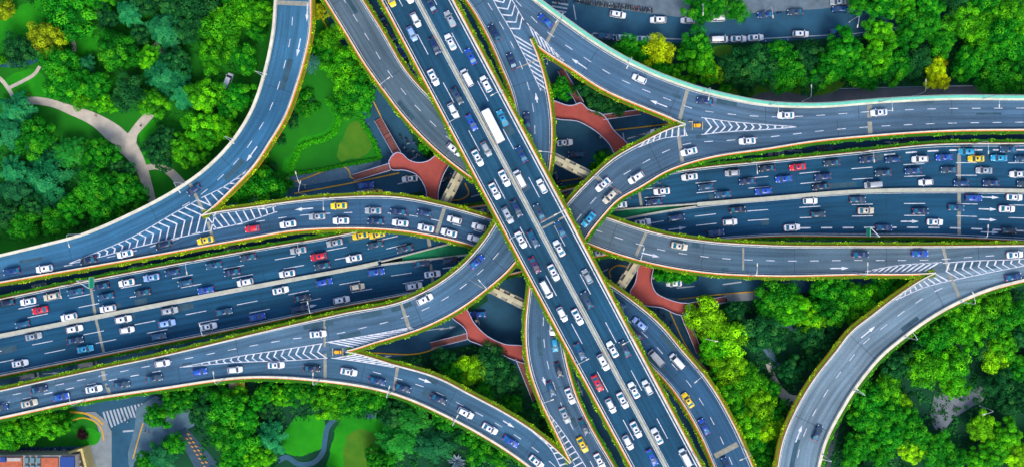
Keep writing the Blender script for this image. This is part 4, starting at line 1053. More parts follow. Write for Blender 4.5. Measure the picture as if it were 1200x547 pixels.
# ------------------------------------------------------------------ scooters and people
import bmesh
def person_mesh(pose='stand'):
    """one continuous skinned figure, 1.72 m"""
    if pose == 'stand':
        J_ = {'pel': (0, 0, .92), 'che': (0, 0, 1.28), 'nec': (0, 0, 1.47), 'hd': (0.01, 0, 1.56), 'hd2': (.01, 0, 1.68),
              'sl': (0, .18, 1.40), 'el': (.02, .25, 1.13), 'wl': (.10, .26, .90), 'sr': (0, -.18, 1.40), 'er': (-.02, -.25, 1.13), 'wr': (.04, -.27, .88),
              'hl': (0, .10, .88), 'kl': (.10, .11, .48), 'al': (.12, .11, .08), 'tl': (.28, .12, .04), 'hr': (0, -.10, .88), 'kr': (.0, -.11, .48), 'ar': (-.14, -.11, .08), 'tr': (.02, -.12, .04)}
    else:
        J_ = {'pel': (-.15, 0, .80), 'che': (-.04, 0, 1.14), 'nec': (0, 0, 1.32), 'hd': (.02, 0, 1.41), 'hd2': (.02, 0, 1.53),
              'sl': (0, .18, 1.25), 'el': (.18, .27, 1.05), 'wl': (.42, .27, 1.02), 'sr': (0, -.18, 1.25), 'er': (.18, -.27, 1.05), 'wr': (.42, -.27, 1.02),
              'hl': (-.12, .11, .76), 'kl': (.30, .18, .72), 'al': (.26, .17, .34), 'tl': (.42, .17, .31), 'hr': (-.12, -.11, .76), 'kr': (.30, -.18, .72), 'ar': (.26, -.17, .34), 'tr': (.42, -.17, .31)}
    rad = {'pel': .15, 'che': .17, 'nec': .06, 'hd': .095, 'hd2': .10, 'sl': .07, 'el': .05, 'wl': .038, 'sr': .07, 'er': .05, 'wr': .038, 'hl': .10, 'kl': .07, 'al': .05, 'tl': .04, 'hr': .10, 'kr': .07, 'ar': .05, 'tr': .04}
    E_ = [('pel', 'che'), ('che', 'nec'), ('nec', 'hd'), ('hd', 'hd2'), ('che', 'sl'), ('sl', 'el'), ('el', 'wl'), ('che', 'sr'), ('sr', 'er'), ('er', 'wr'), ('pel', 'hl'), ('hl', 'kl'), ('kl', 'al'), ('al', 'tl'), ('pel', 'hr'), ('hr', 'kr'), ('kr', 'ar'), ('ar', 'tr')]
    ks = list(J_); me = bpy.data.meshes.new('person'); me.from_pydata([J_[k] for k in ks], [(ks.index(a), ks.index(b)) for a, b in E_], [])
    o = bpy.data.objects.new('tmp', me); COL.objects.link(o); o.modifiers.new('s', 'SKIN'); sv = me.skin_vertices[0].data
    for i, k in enumerate(ks): sv[i].radius = (rad[k], rad[k]); sv[i].use_root = (k == 'pel')
    o.modifiers.new('u', 'SUBSURF').levels = 1
    dg = bpy.context.evaluated_depsgraph_get(); nm = bpy.data.meshes.new_from_object(o.evaluated_get(dg)); nm.name = 'person'
    bpy.data.objects.remove(o); nm.materials.clear()
    nm.materials.append(mat('cloth', (1, 1, 1), .9, objcol=True)); nm.materials.append(mat('skin', (.45, .27, .18), .6)); nm.materials.append(mat('hair', (.01, .008, .007), .7)); nm.materials.append(mat('trousers', (.02, .025, .04), .9))
    hz = J_['hd'][2]; pz = J_['pel'][2]
    for p in nm.polygons:
        c = p.center; p.use_smooth = True
        if c.z > hz + .02 or (c.z > hz - .04 and c.x < J_['hd'][0] - .03): p.material_index = 2
        elif c.z > hz - .12 or (abs(c.y) > .22 and c.z < J_['wl'][2] + .04 and c.x > .03): p.material_index = 1
        elif c.z < pz - .02 and abs(c.y) < .24: p.material_index = 3
    return nm
PM, PR = person_mesh('stand'), person_mesh('ride')
def person(px, py, col, cname, txt, mesh=PM, z=0.0, rz=0.0, loc=None):
    o = link('person', mesh); o.location = loc or P(px, py, z); o.rotation_euler = (0, 0, rz); o.color = (*col, 1)
    o['category'] = 'person'; o['group'] = 'people in the streets and parks'; reg(o, f'person in a {cname} top', txt, 'left', px); return o
def make_scooter():
    e = empty('scooter', (0, 0, -500))
    mb = MB(); mb.box((-.35, 0, .52), (.85, .28, .34), taper=.8); mb.box((.1, 0, .30), (.55, .26, .1)); mb.tube([(.38, 0, .3), (.48, 0, .75), (.42, 0, .98)], [.13, .1, .05], 6); mb.build('body', M_CARPAINT, e)
    mb = MB(); mb.box((-.35, 0, .75), (.7, .26, .12), taper=.9); mb.build('seat', M_BLACK, e)
    mb = MB(); mb.tube([(.42, -.32, 1.0), (.42, .32, 1.0)], .025, 6); mb.build('handlebar', M_BLACK, e)
    for x in (-.62, .58): mb = MB(); mb.tube([(x, -.05, .25), (x, .05, .25)], .25, 12); mb.build('wheel', M_TYRE, e)
    return e
SC = make_scooter(); SK = kids_of(SC)
def scooter(px, py, ang, txt, rider=False, z=0.0, rc=None):
    c, n = random.choice([((.02, .03, .05), 'black'), ((.25, .27, .3), 'grey'), ((.02, .06, .3), 'blue'), ((.5, .5, .55), 'white'), ((.015, .02, .06), 'black'), ((.35, .02, .02), 'red')])
    p = P(px, py, z); p.z += .005
    e, ch = copy_tree(SC, SK, p, ang)
    for o in ch:
        if o.name.startswith('body'): o.color = (*c, 1)
    e['category'] = 'scooter'; e['group'] = 'scooters in the streets'; reg(e, f'{n} scooter', txt, 'left', px)
    if rider:
        k, kn = random.choice([((.5, .5, .52), 'white'), ((.03, .04, .08), 'dark'), ((.3, .03, .05), 'red'), ((.04, .1, .35), 'blue')])
        person(px, py, k, kn, 'riding ' + txt, PR, rz=ang, loc=p + Vector((math.cos(ang) * -.15, math.sin(ang) * -.15, 0.03)))
rs = random.Random(3)
for i in range(34):
    x = 673 + i * 2.75; y = 1.0 + (x - 673) * .125 + rs.uniform(-.6, .6)
    scooter(x, y, R(80 + rs.uniform(-14, 14)), 'parked in the row by the top street', z=.14)
for i in range(5): scooter(650 + i * 3.5, -1 + rs.uniform(0, 5), R(95), 'at the top zebra crossing', rider=True)
for x, y in ((470, 161), (477, 165), (479, 169), (485, 178), (489, 182), (482, 184), (474, 173), (486, 168), (478, 178)): scooter(x, y, R(-62 + rs.uniform(-10, 10)), 'by the upper left footbridge', True)
for x, y in ((771, 371), (776, 376), (781, 382), (786, 389), (779, 371), (787, 379), (784, 395), (791, 400), (776, 387), (773, 365)): scooter(x, y, R(118 + rs.uniform(-10, 10)), 'by the lower right footbridge', True)
for i in range(16): scooter(8 + i * 5.2, 526.5 + rs.uniform(-1, 1), R(85 + rs.uniform(-12, 12)), 'parked behind the orange roofed building')
for x, y in ((913, 16), (803, 21)): scooter(x, y, R(10), 'beside the top street forecourt')
for ch, _ in SK: bpy.data.objects.remove(ch)
bpy.data.objects.remove(SC)
for x, y, c, n, t, z in ((36, 111, (.7, .03, .03), 'red', 'on the lawn of the upper left park', .2), (113, 136, (.7, .03, .03), 'red', 'on the path of the upper left park', .25), (166, 148, (.03, .04, .15), 'dark blue', 'on the path of the upper left park', .25),
                         (162, 169, (.6, .6, .65), 'white', 'at the path edge of the upper left park', .25), (145, 490, (.05, .08, .3), 'blue', 'crossing the zebra at the bottom left', 0), (151, 493, (.5, .5, .5), 'white', 'crossing the zebra at the bottom left', 0),
                         (171, 504, (.3, .05, .1), 'maroon', 'on the pavement at the bottom left', .15), (175, 506, (.4, .05, .1), 'dark red', 'on the pavement at the bottom left', .15), (358, 220, (.6, .6, .6), 'white', 'on the pavement below the lawn', .15),
                         (367, 213, (.6, .65, .7), 'grey', 'on the pavement below the lawn', .15), (111, 36, (.6, .65, .75), 'white', 'under the trees of the upper left park', .2)):
    person(x, y, c, n, t, PM, z, rs.uniform(0, 6))

# ------------------------------------------------------------------ lamps, signs, crash cushions
def make_lamp(h=9.0, arm=2.8):
    e = empty('street_lamp', (0, 0, -500))
    mb = MB(); mb.tube([(0, 0, 0), (0, 0, h * .9), (.25, 0, h)], [.13, .09, .07], 8); mb.box((0, 0, .15), (.4, .4, .3)); mb.build('pole', M_STEEL, e)
    mb = MB(); mb.tube([(.22, 0, h - .03), (arm * .5, 0, h + .3), (arm, 0, h + .35)], [.07, .06, .05], 6); mb.build('arm', M_STEEL, e)
    mb = MB(); mb.box((arm + .35, 0, h + .33), (.95, .32, .14), taper=.8); mb.build('lamp_head', M_PARK, e)
    return e
LP = make_lamp(); LK = kids_of(LP)
LAMPS = {'J': ('L', [(307, 88), (272, 162), (218, 218), (95, 274)]), 'E': ('L', [(385, 232)]), 'KN': ('L', [(88, 333), (231, 304), (356, 282), (875, 191), (1009, 178), (1140, 169)]),
         'KS': ('R', [(250, 389), (372, 365), (1140, 279)]), 'M': ('R', [(101, 469), (264, 445), (376, 446), (457, 461), (533, 493)]), 'C': ('R', [(572, 337), (645, 182)]),
         'B': ('L', [(449, 105), (745, 304), (875, 322), (1003, 322)]), 'A': ('L', [(455, 12), (529, 150), (596, 282), (671, 422)]), 'A2': ('R', [(589, 113), (660, 247), (739, 393), (811, 530)]),
         'D': ('L', [(660, 23), (736, 73), (825, 108), (903, 123), (1030, 120), (1150, 116)]), 'H': ('R', [(1125, 355), (1061, 394), (1001, 456), (964, 531)]),
         'E2': ('L', [(818, 433), (874, 524)]), 'F': ('L', [(697, 206), (632, 465), (795, 150)])}
for key, (sd_, pp) in LAMPS.items():
    r = ROADS[key.rstrip('2')]
    for (x, y) in pp:
        E_ = r.L if sd_ == 'L' else r.R; px = r.Lpx if sd_ == 'L' else r.Rpx
        i = int(np.argmin(np.linalg.norm(px - np.array([x, y]), axis=1))); a = E_[i]; d = (r.C[i] - a); d.z = 0; d.normalize()
        e, _ = copy_tree(LP, LK, a + d * .2 + Vector((0, 0, .93)), math.atan2(d.y, d.x))
        e['category'] = 'street lamp'; e['group'] = 'street lamps on the parapets'
        nm = {'A': 'the diagonal expressway', 'KN': 'the east west expressway', 'KS': 'the east west expressway'}.get(key.rstrip('2'), None)
        place = {'J': 'on the park side of the broad upper left ramp', 'E': 'on the upper side of the left to bottom right ramp', 'KN': 'on the top parapet of the east west expressway', 'KS': 'on the bottom parapet of the east west expressway',
                 'M': 'on the lower side of the bottom left ramp', 'C': 'on the right side of the top to left ramp', 'B': 'on the lower side of top left ramp', 'A': 'on the left parapet of the diagonal expressway',
                 'A2': 'on the right parapet of the diagonal expressway', 'D': 'on the mint barrier of the upper right ramp', 'H': 'on the outer side of the lower right ramp', 'E2': 'on the right side of the bottom right ramp',
                 'F': 'on the left side of the right to bottom ramp'}[key]
        reg(e, 'grey street lamp', place, 'top', y)
for i, (x, y, dx, dy) in enumerate(((358, 217, -.3, -1), (357, 228, .2, -1), (995, 26, -.2, 1), (1148, 475, -1, .3), (895, 15, .1, 1), (817, 12, 0, 1), (641, 75, -1, .3), (820, 393, 1, .2), (940, 119, 0, -1), (1070, 113, 0, -1))):
    e, _ = copy_tree(LP, LK, P(x, y, 0.0) + Vector((0, 0, .0)), math.atan2(-dy, dx)); e['category'] = 'street lamp'; e['group'] = 'street lamps at ground level'
    reg(e, 'grey street lamp', 'standing at street level', 'left', x)
for ch, _ in LK: bpy.data.objects.remove(ch)
bpy.data.objects.remove(LP)

def overhead_sign(x, y, zd, w, h, zlow, face, label, anchor):
    p = P(x, y, zd + zlow + h / 2); e = empty('road_sign', (p.x, p.y, zd)); tag(e, label, 'road sign')
    mb = MB(); mb.box((0, 0, zlow + h / 2), (.12, w, h)); mb.build('panel', M_SIGN, e)
    mb = MB()
    for zz, yy, dz, dy in ((zlow + .06, 0, .09, w - .1), (zlow + h - .06, 0, .09, w - .1), (zlow + h / 2, -w / 2 + .06, h - .2, .09), (zlow + h / 2, w / 2 - .06, h - .2, .09)): mb.box((face * .075, yy, zz), (.04, dy, dz))
    mb.build('border', M_PARK, e)
    a = P(*anchor, zd) - Vector((p.x, p.y, zd)); mb = MB()
    mb.tube([(a.x - face * .25, a.y, .9), (a.x - face * .25, a.y, zlow + h * .8)], .14, 8); mb.tube([(a.x - face * .25, a.y, zlow + h * .75), (-face * .25, -w / 2 * (1 if a.y > 0 else -1), zlow + h * .75)], .1, 8)
    mb.build('mast', M_STEEL, e)
overhead_sign(107, 331, K_, 3.2, 3.4, 5.5, 1, 'green overhead sign above the upper carriageway of the left expressway', (105, 327.3))
overhead_sign(1018, 272, K_, 2.6, 3.0, 5.0, -1, 'green overhead sign at the bottom of the right expressway', (1019, 277))
def cushion(x, y, key, ang, label, k=.72):
    z = ROADS[key].zpx(x, y); e = empty('crash_cushion', P(x, y, z), ang); tag(e, label, 'crash cushion', 'crash cushions at the ramp forks')
    e.scale = (k, k, k); mb = MB(); mb.tube([(0.6, 0, 0.02), (0.6, 0, 1.0)], [.75, .7], 14); mb.box((-.7, 0, .5), (1.6, 1.3, .96), taper=.92); mb.build('drum', M_YELLOW, e)
    mb = MB(); mb.box((-2.0, 0, .25), (.25, 3.4, .5)); mb.box((2.0, 0, .25), (.25, 3.0, .5)); mb.box((-2.6, 1.5, .5), (1.6, .25, .9)); mb.build('guard_rail', M_BEAM, e)
    mb = MB(); mb.box((-.7, 0, 1.0), (.3, 1.2, .05)); mb.build('stripe', M_BLACK, e)
cushion(817, 147.5, 'F', 0, 'yellow crash cushion at the upper right ramp fork'); cushion(396, 412, 'C', math.pi, 'yellow crash cushion at the lower left ramp fork')

# ------------------------------------------------------------------ buildings at the bottom left
def building():
    c = P(40, 545, 0); e = empty('office_building', (c.x, c.y, 0)); tag(e, 'building with orange tiled roofs and rooftop plant at the bottom left corner', 'building'); off = -Vector((c.x, c.y, 0))
    z = 7.0
    def rect(x0, y0, x1, y1, z0, z1, name, m):
        a, b = P(x0, y1, z1) + off, P(x1, y0, z1) + off; mb = MB(); mb.box(((a.x + b.x) / 2, (a.y + b.y) / 2, (z0 + z1) / 2), (b.x - a.x, b.y - a.y, z1 - z0)); return mb.build(name, m, e)
    OR = mat('orange_roof', (.42, .11, .05), .8, .25, .8); BW = mat('pale_wall', (.38, .34, .30), .8, .15, .5); DK = mat('dark_glass_roof', (.012, .05, .22), .25, spec=.6)
    rect(-40, 533, 89, 600, 0, z, 'wall', BW)
    rect(-40, 535, 26, 600, z + .01, z + .6, 'roof', OR); rect(48, 536, 68, 600, z + .01, z + .6, 'roof', OR); rect(8, 536, 24, 540, z + .6, z + 1.1, 'parapet', BW)
    rect(70, 535, 87, 600, z + .01, z + .9, 'skylight', DK)
    for i, x in enumerate((28, 35, 42)): rect(x, 536, x + 5, 542, z + .01, z + 1.0, 'rooftop_unit', mat('unit_grey', (.12, .2, .22), .5)); rect(x, 545, x + 5, 552, z + .01, z + 1.0, 'rooftop_unit', mat('unit_grey', (.12, .2, .22)))
    rect(0, 535.5, 6, 541, z + .6, z + 1.6, 'rooftop_unit', DK)
building()
def annex():
    c = P(101, 539, 0); e = empty('annex_building', (c.x, c.y, 0), R(14)); tag(e, 'narrow pale yellow annex with a brown recessed roof beside the orange roofed building', 'building')
    Y = mat('yellow_wall', (.55, .42, .16), .8, .15, .6)
    for x0, y0, sx, sy in ((-1.75, 0, .7, 8.5), (1.75, 0, .7, 8.5), (0, 3.95, 2.8, .6), (0, -3.95, 2.8, .6)): mb = MB(); mb.box((x0, y0, 2.6), (sx, sy, 5.2)); mb.build('wall', Y, e)
    mb = MB(); mb.box((0, 0, 2.2), (2.78, 7.28, 4.4)); mb.build('roof', mat('brown_roof', (.06, .05, .035), .9, .4, 2.0), e)
    for k in range(4): mb = MB(); mb.box((-.1, -2.5 + k * 1.6, 4.42), (1.2, .5, .3)); mb.build('roof_vent', M_GREYSTEEL, e)
annex()
def shed(x, y, label):
    c = P(x, y, 0); e = empty('kiosk', (c.x, c.y, 0), R(8)); tag(e, label, 'kiosk')
    mb = MB(); mb.box((-.3, 0, 1.5), (4.0, 2.6, 3.0)); mb.build('wall', mat('kiosk_wall', (.35, .3, .2), .8), e)
    mb = MB(); mb.box((-1.2, .1, 3.15), (1.9, 3.0, .3)); mb.build('flat_roof', mat('kiosk_flat', (.40, .34, .22), .8, .2, 1), e)
    mb = MB(); mb.add([(-.2, -1.5, 3.0), (2.4, -1.5, 3.0), (2.4, 1.5, 3.0), (-.2, 1.5, 3.0), (-.2, 0, 3.8), (2.4, 0, 3.8)], [(0, 1, 5, 4), (2, 3, 4, 5), (0, 4, 3), (1, 2, 5), (3, 2, 1, 0)]); mb.build('roof', mat('kiosk_roof', (.62, .44, .03), .7, .15, 1), e)
shed(281, 452, 'small kiosk with beige and yellow roof beside the bottom left ramp')
# stepping stones in two columns
for k in range(8):
    for j in range(2):
        x = 219.5 + k * 3.0 + j * 1.6 - j * 0; y = 513 + k * 4.7 - j * 5.2; p = P(x, y, 0)
        mb = MB(); mb.box((0, 0, 0), (.85, .45, .25), taper=.92); o = mb.build('planter_box', mat('orange_box', (.5, .25, .08), .8, .2, 1)); o.location = (p.x, p.y, .31); o.rotation_euler = (0, 0, R(-30))
        o['category'] = 'planter'; o['group'] = 'orange boxes in two rows'; reg(o, 'orange box', ('in the left' if j == 0 else 'in the right') + ' row on the blue paving', 'top', y)
# cars parked by the building (roofs just visible)
rock = None
mb = MB(); rr_ = random.Random(5)
for k in range(60):
    a = rr_.uniform(0, 6.28); d = rr_.uniform(0, 2.2); h_ = rr_.uniform(1, 3.2 - d * .8)
    mb.tube([(math.cos(a) * d * .6, math.sin(a) * d * .6, 0), (math.cos(a) * d * 1.3, math.sin(a) * d * 1.3, h_)], [.35, .02], 5)
o = mb.build('agave', mat('pale_agave', (.33, .42, .48), .7, .2, 1.5)); o.location = P(535, 541, .13)
tag(o, 'pale grey spiky plant at the bottom between dark trees', 'plant')

# ------------------------------------------------------------------ trees
def crown_broad(seed, nl=46, leaf=190, flat=.72, lob=.30, irr=.25):
    rg = np.random.RandomState(seed); C_, N_, S_, T_ = [], [], [], []
    big = [(rg.uniform(0, 6.28), rg.uniform(.75, 1.15)) for _ in range(7)]
    for k in range(nl):
        # golden spiral over the upper two thirds of the crown
        u = (k + .5) / nl; zz = 1 - 1.45 * u; ph = k * 2.39996 + rg.uniform(-.3, .3)
        rho = math.sqrt(max(0, 1 - min(1, zz * zz)))
        m = 1 + irr * math.sin(3 * ph + big[0][0]) * .55 + irr * math.sin(2 * ph + big[1][0]) * .6 + rg.uniform(-.2, .16)
        c = np.array([math.cos(ph) * rho * (1 - lob * .6) * m, math.sin(ph) * rho * (1 - lob * .6) * m, zz * flat * (1 - lob * .5) * (1 + rg.uniform(-.12, .1))])
        rl = lob * rg.uniform(.65, 1.15); t0 = np.clip(rg.normal(.46, .30), 0, 1.05)
        d = rg.randn(leaf, 3); d /= np.linalg.norm(d, axis=1)[:, None]; d[:, 2] = np.abs(d[:, 2]) * np.where(rg.rand(leaf) < .8, 1, -1)
        rr = rl * rg.uniform(.75, 1.08, leaf)
        C_.append(c + d * rr[:, None] * np.array([1, 1, .85])); N_.append(d + rg.randn(leaf, 3) * .42); S_.append(rg.uniform(.026, .048, leaf)); T_.append(np.clip(t0 + rg.normal(0, .13, leaf) + .15 * d[:, 2], 0, 1.15))  # tint rises on upward leaves, painting lit tops into the colour
    return np.concatenate(C_), np.concatenate(N_), np.concatenate(S_), np.concatenate(T_)
def crown_feather(seed, spokes=30, leaf=130):
    rg = np.random.RandomState(seed); C_, N_, S_, T_ = [], [], [], []
    for lv in range(3):
        for k in range(spokes // (lv + 1)):
            a = rg.uniform(0, 6.28); L = (1 - .28 * lv) * rg.uniform(.75, 1.12); s = np.sqrt(rg.rand(leaf)) * L
            w = (.11 * (1.2 - s / L) + .02); off = rg.randn(leaf) * w
            x = np.cos(a) * s - np.sin(a) * off; y = np.sin(a) * s + np.cos(a) * off; z = .15 + lv * .25 + .25 * s - .55 * s * s / L + rg.randn(leaf) * .02 - np.abs(off) * .4
            C_.append(np.c_[x, y, z]); n = np.c_[np.cos(a) * .5 + rg.randn(leaf) * .35, np.sin(a) * .5 + rg.randn(leaf) * .35, np.ones(leaf)]; N_.append(n)
            S_.append(rg.uniform(.028, .05, leaf)); T_.append(np.clip(rg.uniform(.2, .8) + rg.normal(0, .12, leaf), 0, 1))
    return np.concatenate(C_), np.concatenate(N_), np.concatenate(S_), np.concatenate(T_)
def with_core(me_leaf, r0, flat):
    return me_leaf
VAR = {'b': [], 'f': []}
for s_ in range(6):
    q = crown_broad(100 + s_, nl=(40, 46, 34, 54, 30, 44)[s_], lob=(.27, .24, .30, .21, .32, .25)[s_], irr=(.2, .35, .3, .25, .4, .3)[s_])
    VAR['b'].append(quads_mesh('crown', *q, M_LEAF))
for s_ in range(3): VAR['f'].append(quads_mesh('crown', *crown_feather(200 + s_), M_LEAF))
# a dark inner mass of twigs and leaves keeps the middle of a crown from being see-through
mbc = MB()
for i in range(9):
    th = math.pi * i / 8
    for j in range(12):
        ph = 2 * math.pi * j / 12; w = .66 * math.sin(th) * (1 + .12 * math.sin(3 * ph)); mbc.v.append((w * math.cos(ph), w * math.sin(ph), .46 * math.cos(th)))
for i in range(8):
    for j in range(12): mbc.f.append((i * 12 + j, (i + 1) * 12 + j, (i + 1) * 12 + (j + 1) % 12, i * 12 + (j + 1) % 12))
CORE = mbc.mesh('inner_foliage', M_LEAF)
TR = MB(); TR.tube([(0, 0, 0), (.05, .02, 2.0), (0, .05, 3.6)], [.26, .19, .13], 8)
for a in range(5):
    ph = a * 1.256 + .3; TR.tube([(0, .04, 2.2 + .2 * a), (math.cos(ph) * .9, math.sin(ph) * .9, 3.6 + .2 * a), (math.cos(ph) * 1.7, math.sin(ph) * 1.7, 4.4 + .2 * a)], [.11, .07, .03], 6)
TRUNK = TR.mesh('trunk', M_BARK, True)
TC = {'g': ('mid green', (.0008, .225, .004)), 'd': ('dark green', (.0008, .100, .018)), 'l': ('light green', (.030, .330, .002)), 'L': ('bright lime green', (.13, .46, .002)), 'Y': ('yellow green', (.46, .64, .002)),
      'y': ('yellow', (.26, .33, .004)), 't': ('bluish green', (.002, .200, .058)), 'T': ('dark feathery', (.0012, .120, .034)), 'm': ('dark red', (.05, .012, .015)), 'G': ('feathery green', (.002, .20, .016))}
AREA = {(0, 0): 'in the upper left park', (0, 137): 'at the left edge park', (300, 0): 'between the upper left ramps', (300, 137): 'beside the central lawn',
        (600, 0): 'above and below the mint barrier', (900, 0): 'in the upper right wood', (600, 137): 'in the gap right of centre', (600, 274): 'beside the lower right footbridge',
        (900, 274): 'around the lower right ramp', (0, 410): 'at the bottom left corner', (300, 410): 'in the bottom left park', (600, 410): 'beside the bottom right ramp', (900, 410): 'in the bottom right wood'}
TREES = {
 (0, 0): '20,50,52,y 340,60,135,g 230,185,88,y 95,240,80,d 500,80,60,d 600,60,80,t 770,130,112,t 690,270,56,l 550,240,100,g 280,290,92,g 300,400,90,g 400,300,52,t 440,400,80,g 490,490,58,l 380,480,42,l 610,440,88,d 720,490,70,l 770,350,105,t 850,440,75,t 830,290,65,d 930,30,110,d 700,10,62,d 1060,120,110,l 1000,260,82,l 1150,60,60,l 1080,5,50,g 1150,280,70,g 960,450,88,l 1135,450,78,g 60,520,105,t 880,150,60,d 1070,500,60,g 650,170,50,d 8,285,26,l 470,10,60,g 800,20,60,d',
 (0, 137): '60,60,100,t 170,100,92,g 320,160,88,G 210,290,145,t 50,260,80,t 50,350,85,T 470,180,80,g 550,240,45,d 420,270,55,d 440,330,90,g 580,350,95,g 490,440,90,g 340,430,70,g 260,500,70,g 120,510,80,g 30,450,70,d 150,430,60,d 780,110,70,d 745,180,70,d 880,160,85,l 960,60,88,l 1060,60,65,l 940,200,45,g 1140,350,75,g 715,130,45,d 650,395,50,g 600,250,40,d',
 (300, 0): '20,60,62,l 0,150,45,g 290,60,45,y 262,240,34,g 265,310,52,P 350,190,68,l 350,260,60,g 420,300,88,l 480,430,95,g 430,390,80,l 490,490,55,g 415,500,55,g 240,445,28,g 275,500,26,g 220,505,26,g 195,470,22,g 255,470,20,d 235,530,24,g',
 (300, 137): '50,330,92,g 30,190,34,l 145,315,36,g 70,240,30,d 170,20,34,d 120,110,24,d 800,140,38,g 832,182,22,g',
 (600, 0): '540,230,68,g 620,255,58,g 680,240,78,Y 680,325,58,g 750,350,45,l 820,385,40,l 860,220,80,g 870,300,88,l 930,340,58,L 870,50,68,g 960,30,55,g 1050,50,62,g 1030,320,68,d 1120,290,88,d 1185,330,80,d 1100,400,55,d 1000,405,38,g 235,420,48,g 400,480,60,d 480,490,55,d 340,420,50,d',
 (900, 0): '40,270,78,g 100,330,88,g 180,270,78,d 50,370,70,g 280,330,85,g 200,370,65,d 340,240,95,g 420,330,78,g 520,160,68,l 520,255,85,l 600,320,78,g 690,290,68,d 690,140,90,g 750,110,70,g 810,200,68,g 790,330,48,Y 800,290,36,Y 755,385,28,Y 805,380,42,Y 910,100,88,l 975,150,75,l 1060,60,60,l 1150,60,78,l 1080,170,88,g 1150,230,95,g 930,300,78,g 1010,280,78,g 1060,370,88,g 1160,360,85,g 420,15,55,g 530,30,75,g 640,20,65,l 750,15,75,g 880,10,75,d 1000,5,75,g 1110,400,50,d 1190,150,60,l 460,370,55,g',
 (600, 137): '430,210,48,g 385,235,25,g',
 (600, 274): '730,180,55,g 830,192,36,g 680,182,36,g 790,186,40,g 905,400,98,L 1000,480,105,L 960,530,90,l 1045,370,52,d 1180,330,55,g 1160,460,85,d 640,350,22,g',
 (900, 274): '50,290,88,g 130,350,88,l 50,370,62,g 200,400,68,L 270,270,78,g 300,350,88,g 380,280,68,g 440,300,78,l 400,360,68,l 540,260,66,g 620,235,45,g 200,480,72,d 20,500,58,d 250,490,66,d 900,400,78,l 840,440,66,g 1000,360,88,l 1080,300,68,l 1150,380,78,g 1060,420,78,g 780,490,78,g 930,470,78,l 1170,470,68,d 690,530,52,d 1100,520,78,l 1000,530,58,d',
 (0, 410): '30,400,80,l 130,360,78,l 240,340,80,l 60,345,50,g 310,330,42,g 745,310,66,g 820,225,72,g 900,210,62,g 980,210,55,g 960,280,78,d 1060,270,95,g 1105,215,55,l 1150,300,78,g 1050,380,88,g 1130,430,88,g 1000,340,66,d 750,490,88,T 820,440,55,g 690,520,48,g 1100,520,78,g 1180,510,66,l 385,395,26,m',
 (300, 410): '40,215,62,g 110,220,55,l 60,270,48,d 180,200,58,g 260,200,58,g 290,225,24,L 360,210,78,l 350,270,68,l 430,240,72,g 500,235,75,g 570,225,55,g 70,420,85,t 40,490,55,l 640,300,66,d 720,320,115,G 660,430,105,G 830,440,112,T 900,330,62,g 1000,410,58,g 1040,470,68,g 1130,500,58,g 960,390,48,d 1020,90,78,L 930,110,72,g 880,40,55,d 1110,50,85,d 1080,185,58,g 1150,150,72,d 1180,250,45,g 820,95,36,d 580,520,70,g',
 (600, 410): '15,250,40,g 110,310,58,d 150,265,46,g 170,390,52,g 1020,80,88,L 1110,150,88,l 930,15,55,l 1010,200,78,l 1150,260,88,L 1060,290,68,g 1110,350,85,l 1180,370,70,L 1150,430,66,g 1180,500,66,g 960,120,40,g',
 (900, 410): '25,360,68,L 15,180,48,g 20,280,66,g 40,450,45,g 110,90,62,d 225,40,52,d 470,230,85,g 560,180,75,l 630,240,48,L 560,300,78,g 450,320,75,g 640,330,75,g 560,380,85,g 430,440,75,g 690,400,78,g 675,460,74,L 390,500,55,g 530,490,58,g 780,460,85,g 850,510,75,g 600,60,85,d 720,80,95,l 850,80,95,l 870,160,70,l 1060,30,75,L 1100,150,85,d 1160,230,85,d 1175,90,75,g 1000,360,66,L 1110,400,78,l 1070,470,75,l 970,510,66,l 1160,490,75,L 480,160,40,d'}
NT = 0
def palm(px, py, rad):
    e = empty('palm_tree', P(px, py, .13)); e['category'] = 'palm tree'; tag(e, 'bluish green palm tree with radiating fronds beside the inner edge of the upper left ramp', 'palm tree')
    mb = MB(); mb.tube([(0, 0, 0), (.1, 0, 2.2), (0, .1, 4.4)], [.28, .2, .18], 8); mb.build('trunk', M_BARK, e)
    C_, N_ = [], []
    for k in range(26):
        a = k * 2.4; L = rad * random.uniform(.8, 1.1); zz = 4.4 + (k % 3) * .25
        for i in range(60):
            s = (i / 60) * L; sd = 1 if i % 2 else -1; wd = .45 * math.sin(math.pi * min(1, (i + 4) / 60))
            C_.append((math.cos(a) * s - math.sin(a) * sd * wd * .5, math.sin(a) * s + math.cos(a) * sd * wd * .5, zz + .5 * s / L - 1.6 * (s / L) ** 2)); N_.append((random.gauss(0, .2), random.gauss(0, .2), 1))
    n = len(C_); o = link('crown', quads_mesh('crown', np.array(C_), np.array(N_), np.random.uniform(.10, .2, n), np.random.uniform(.2, .8, n), M_LEAF), e); o.color = (.03, .17, .13, 1)
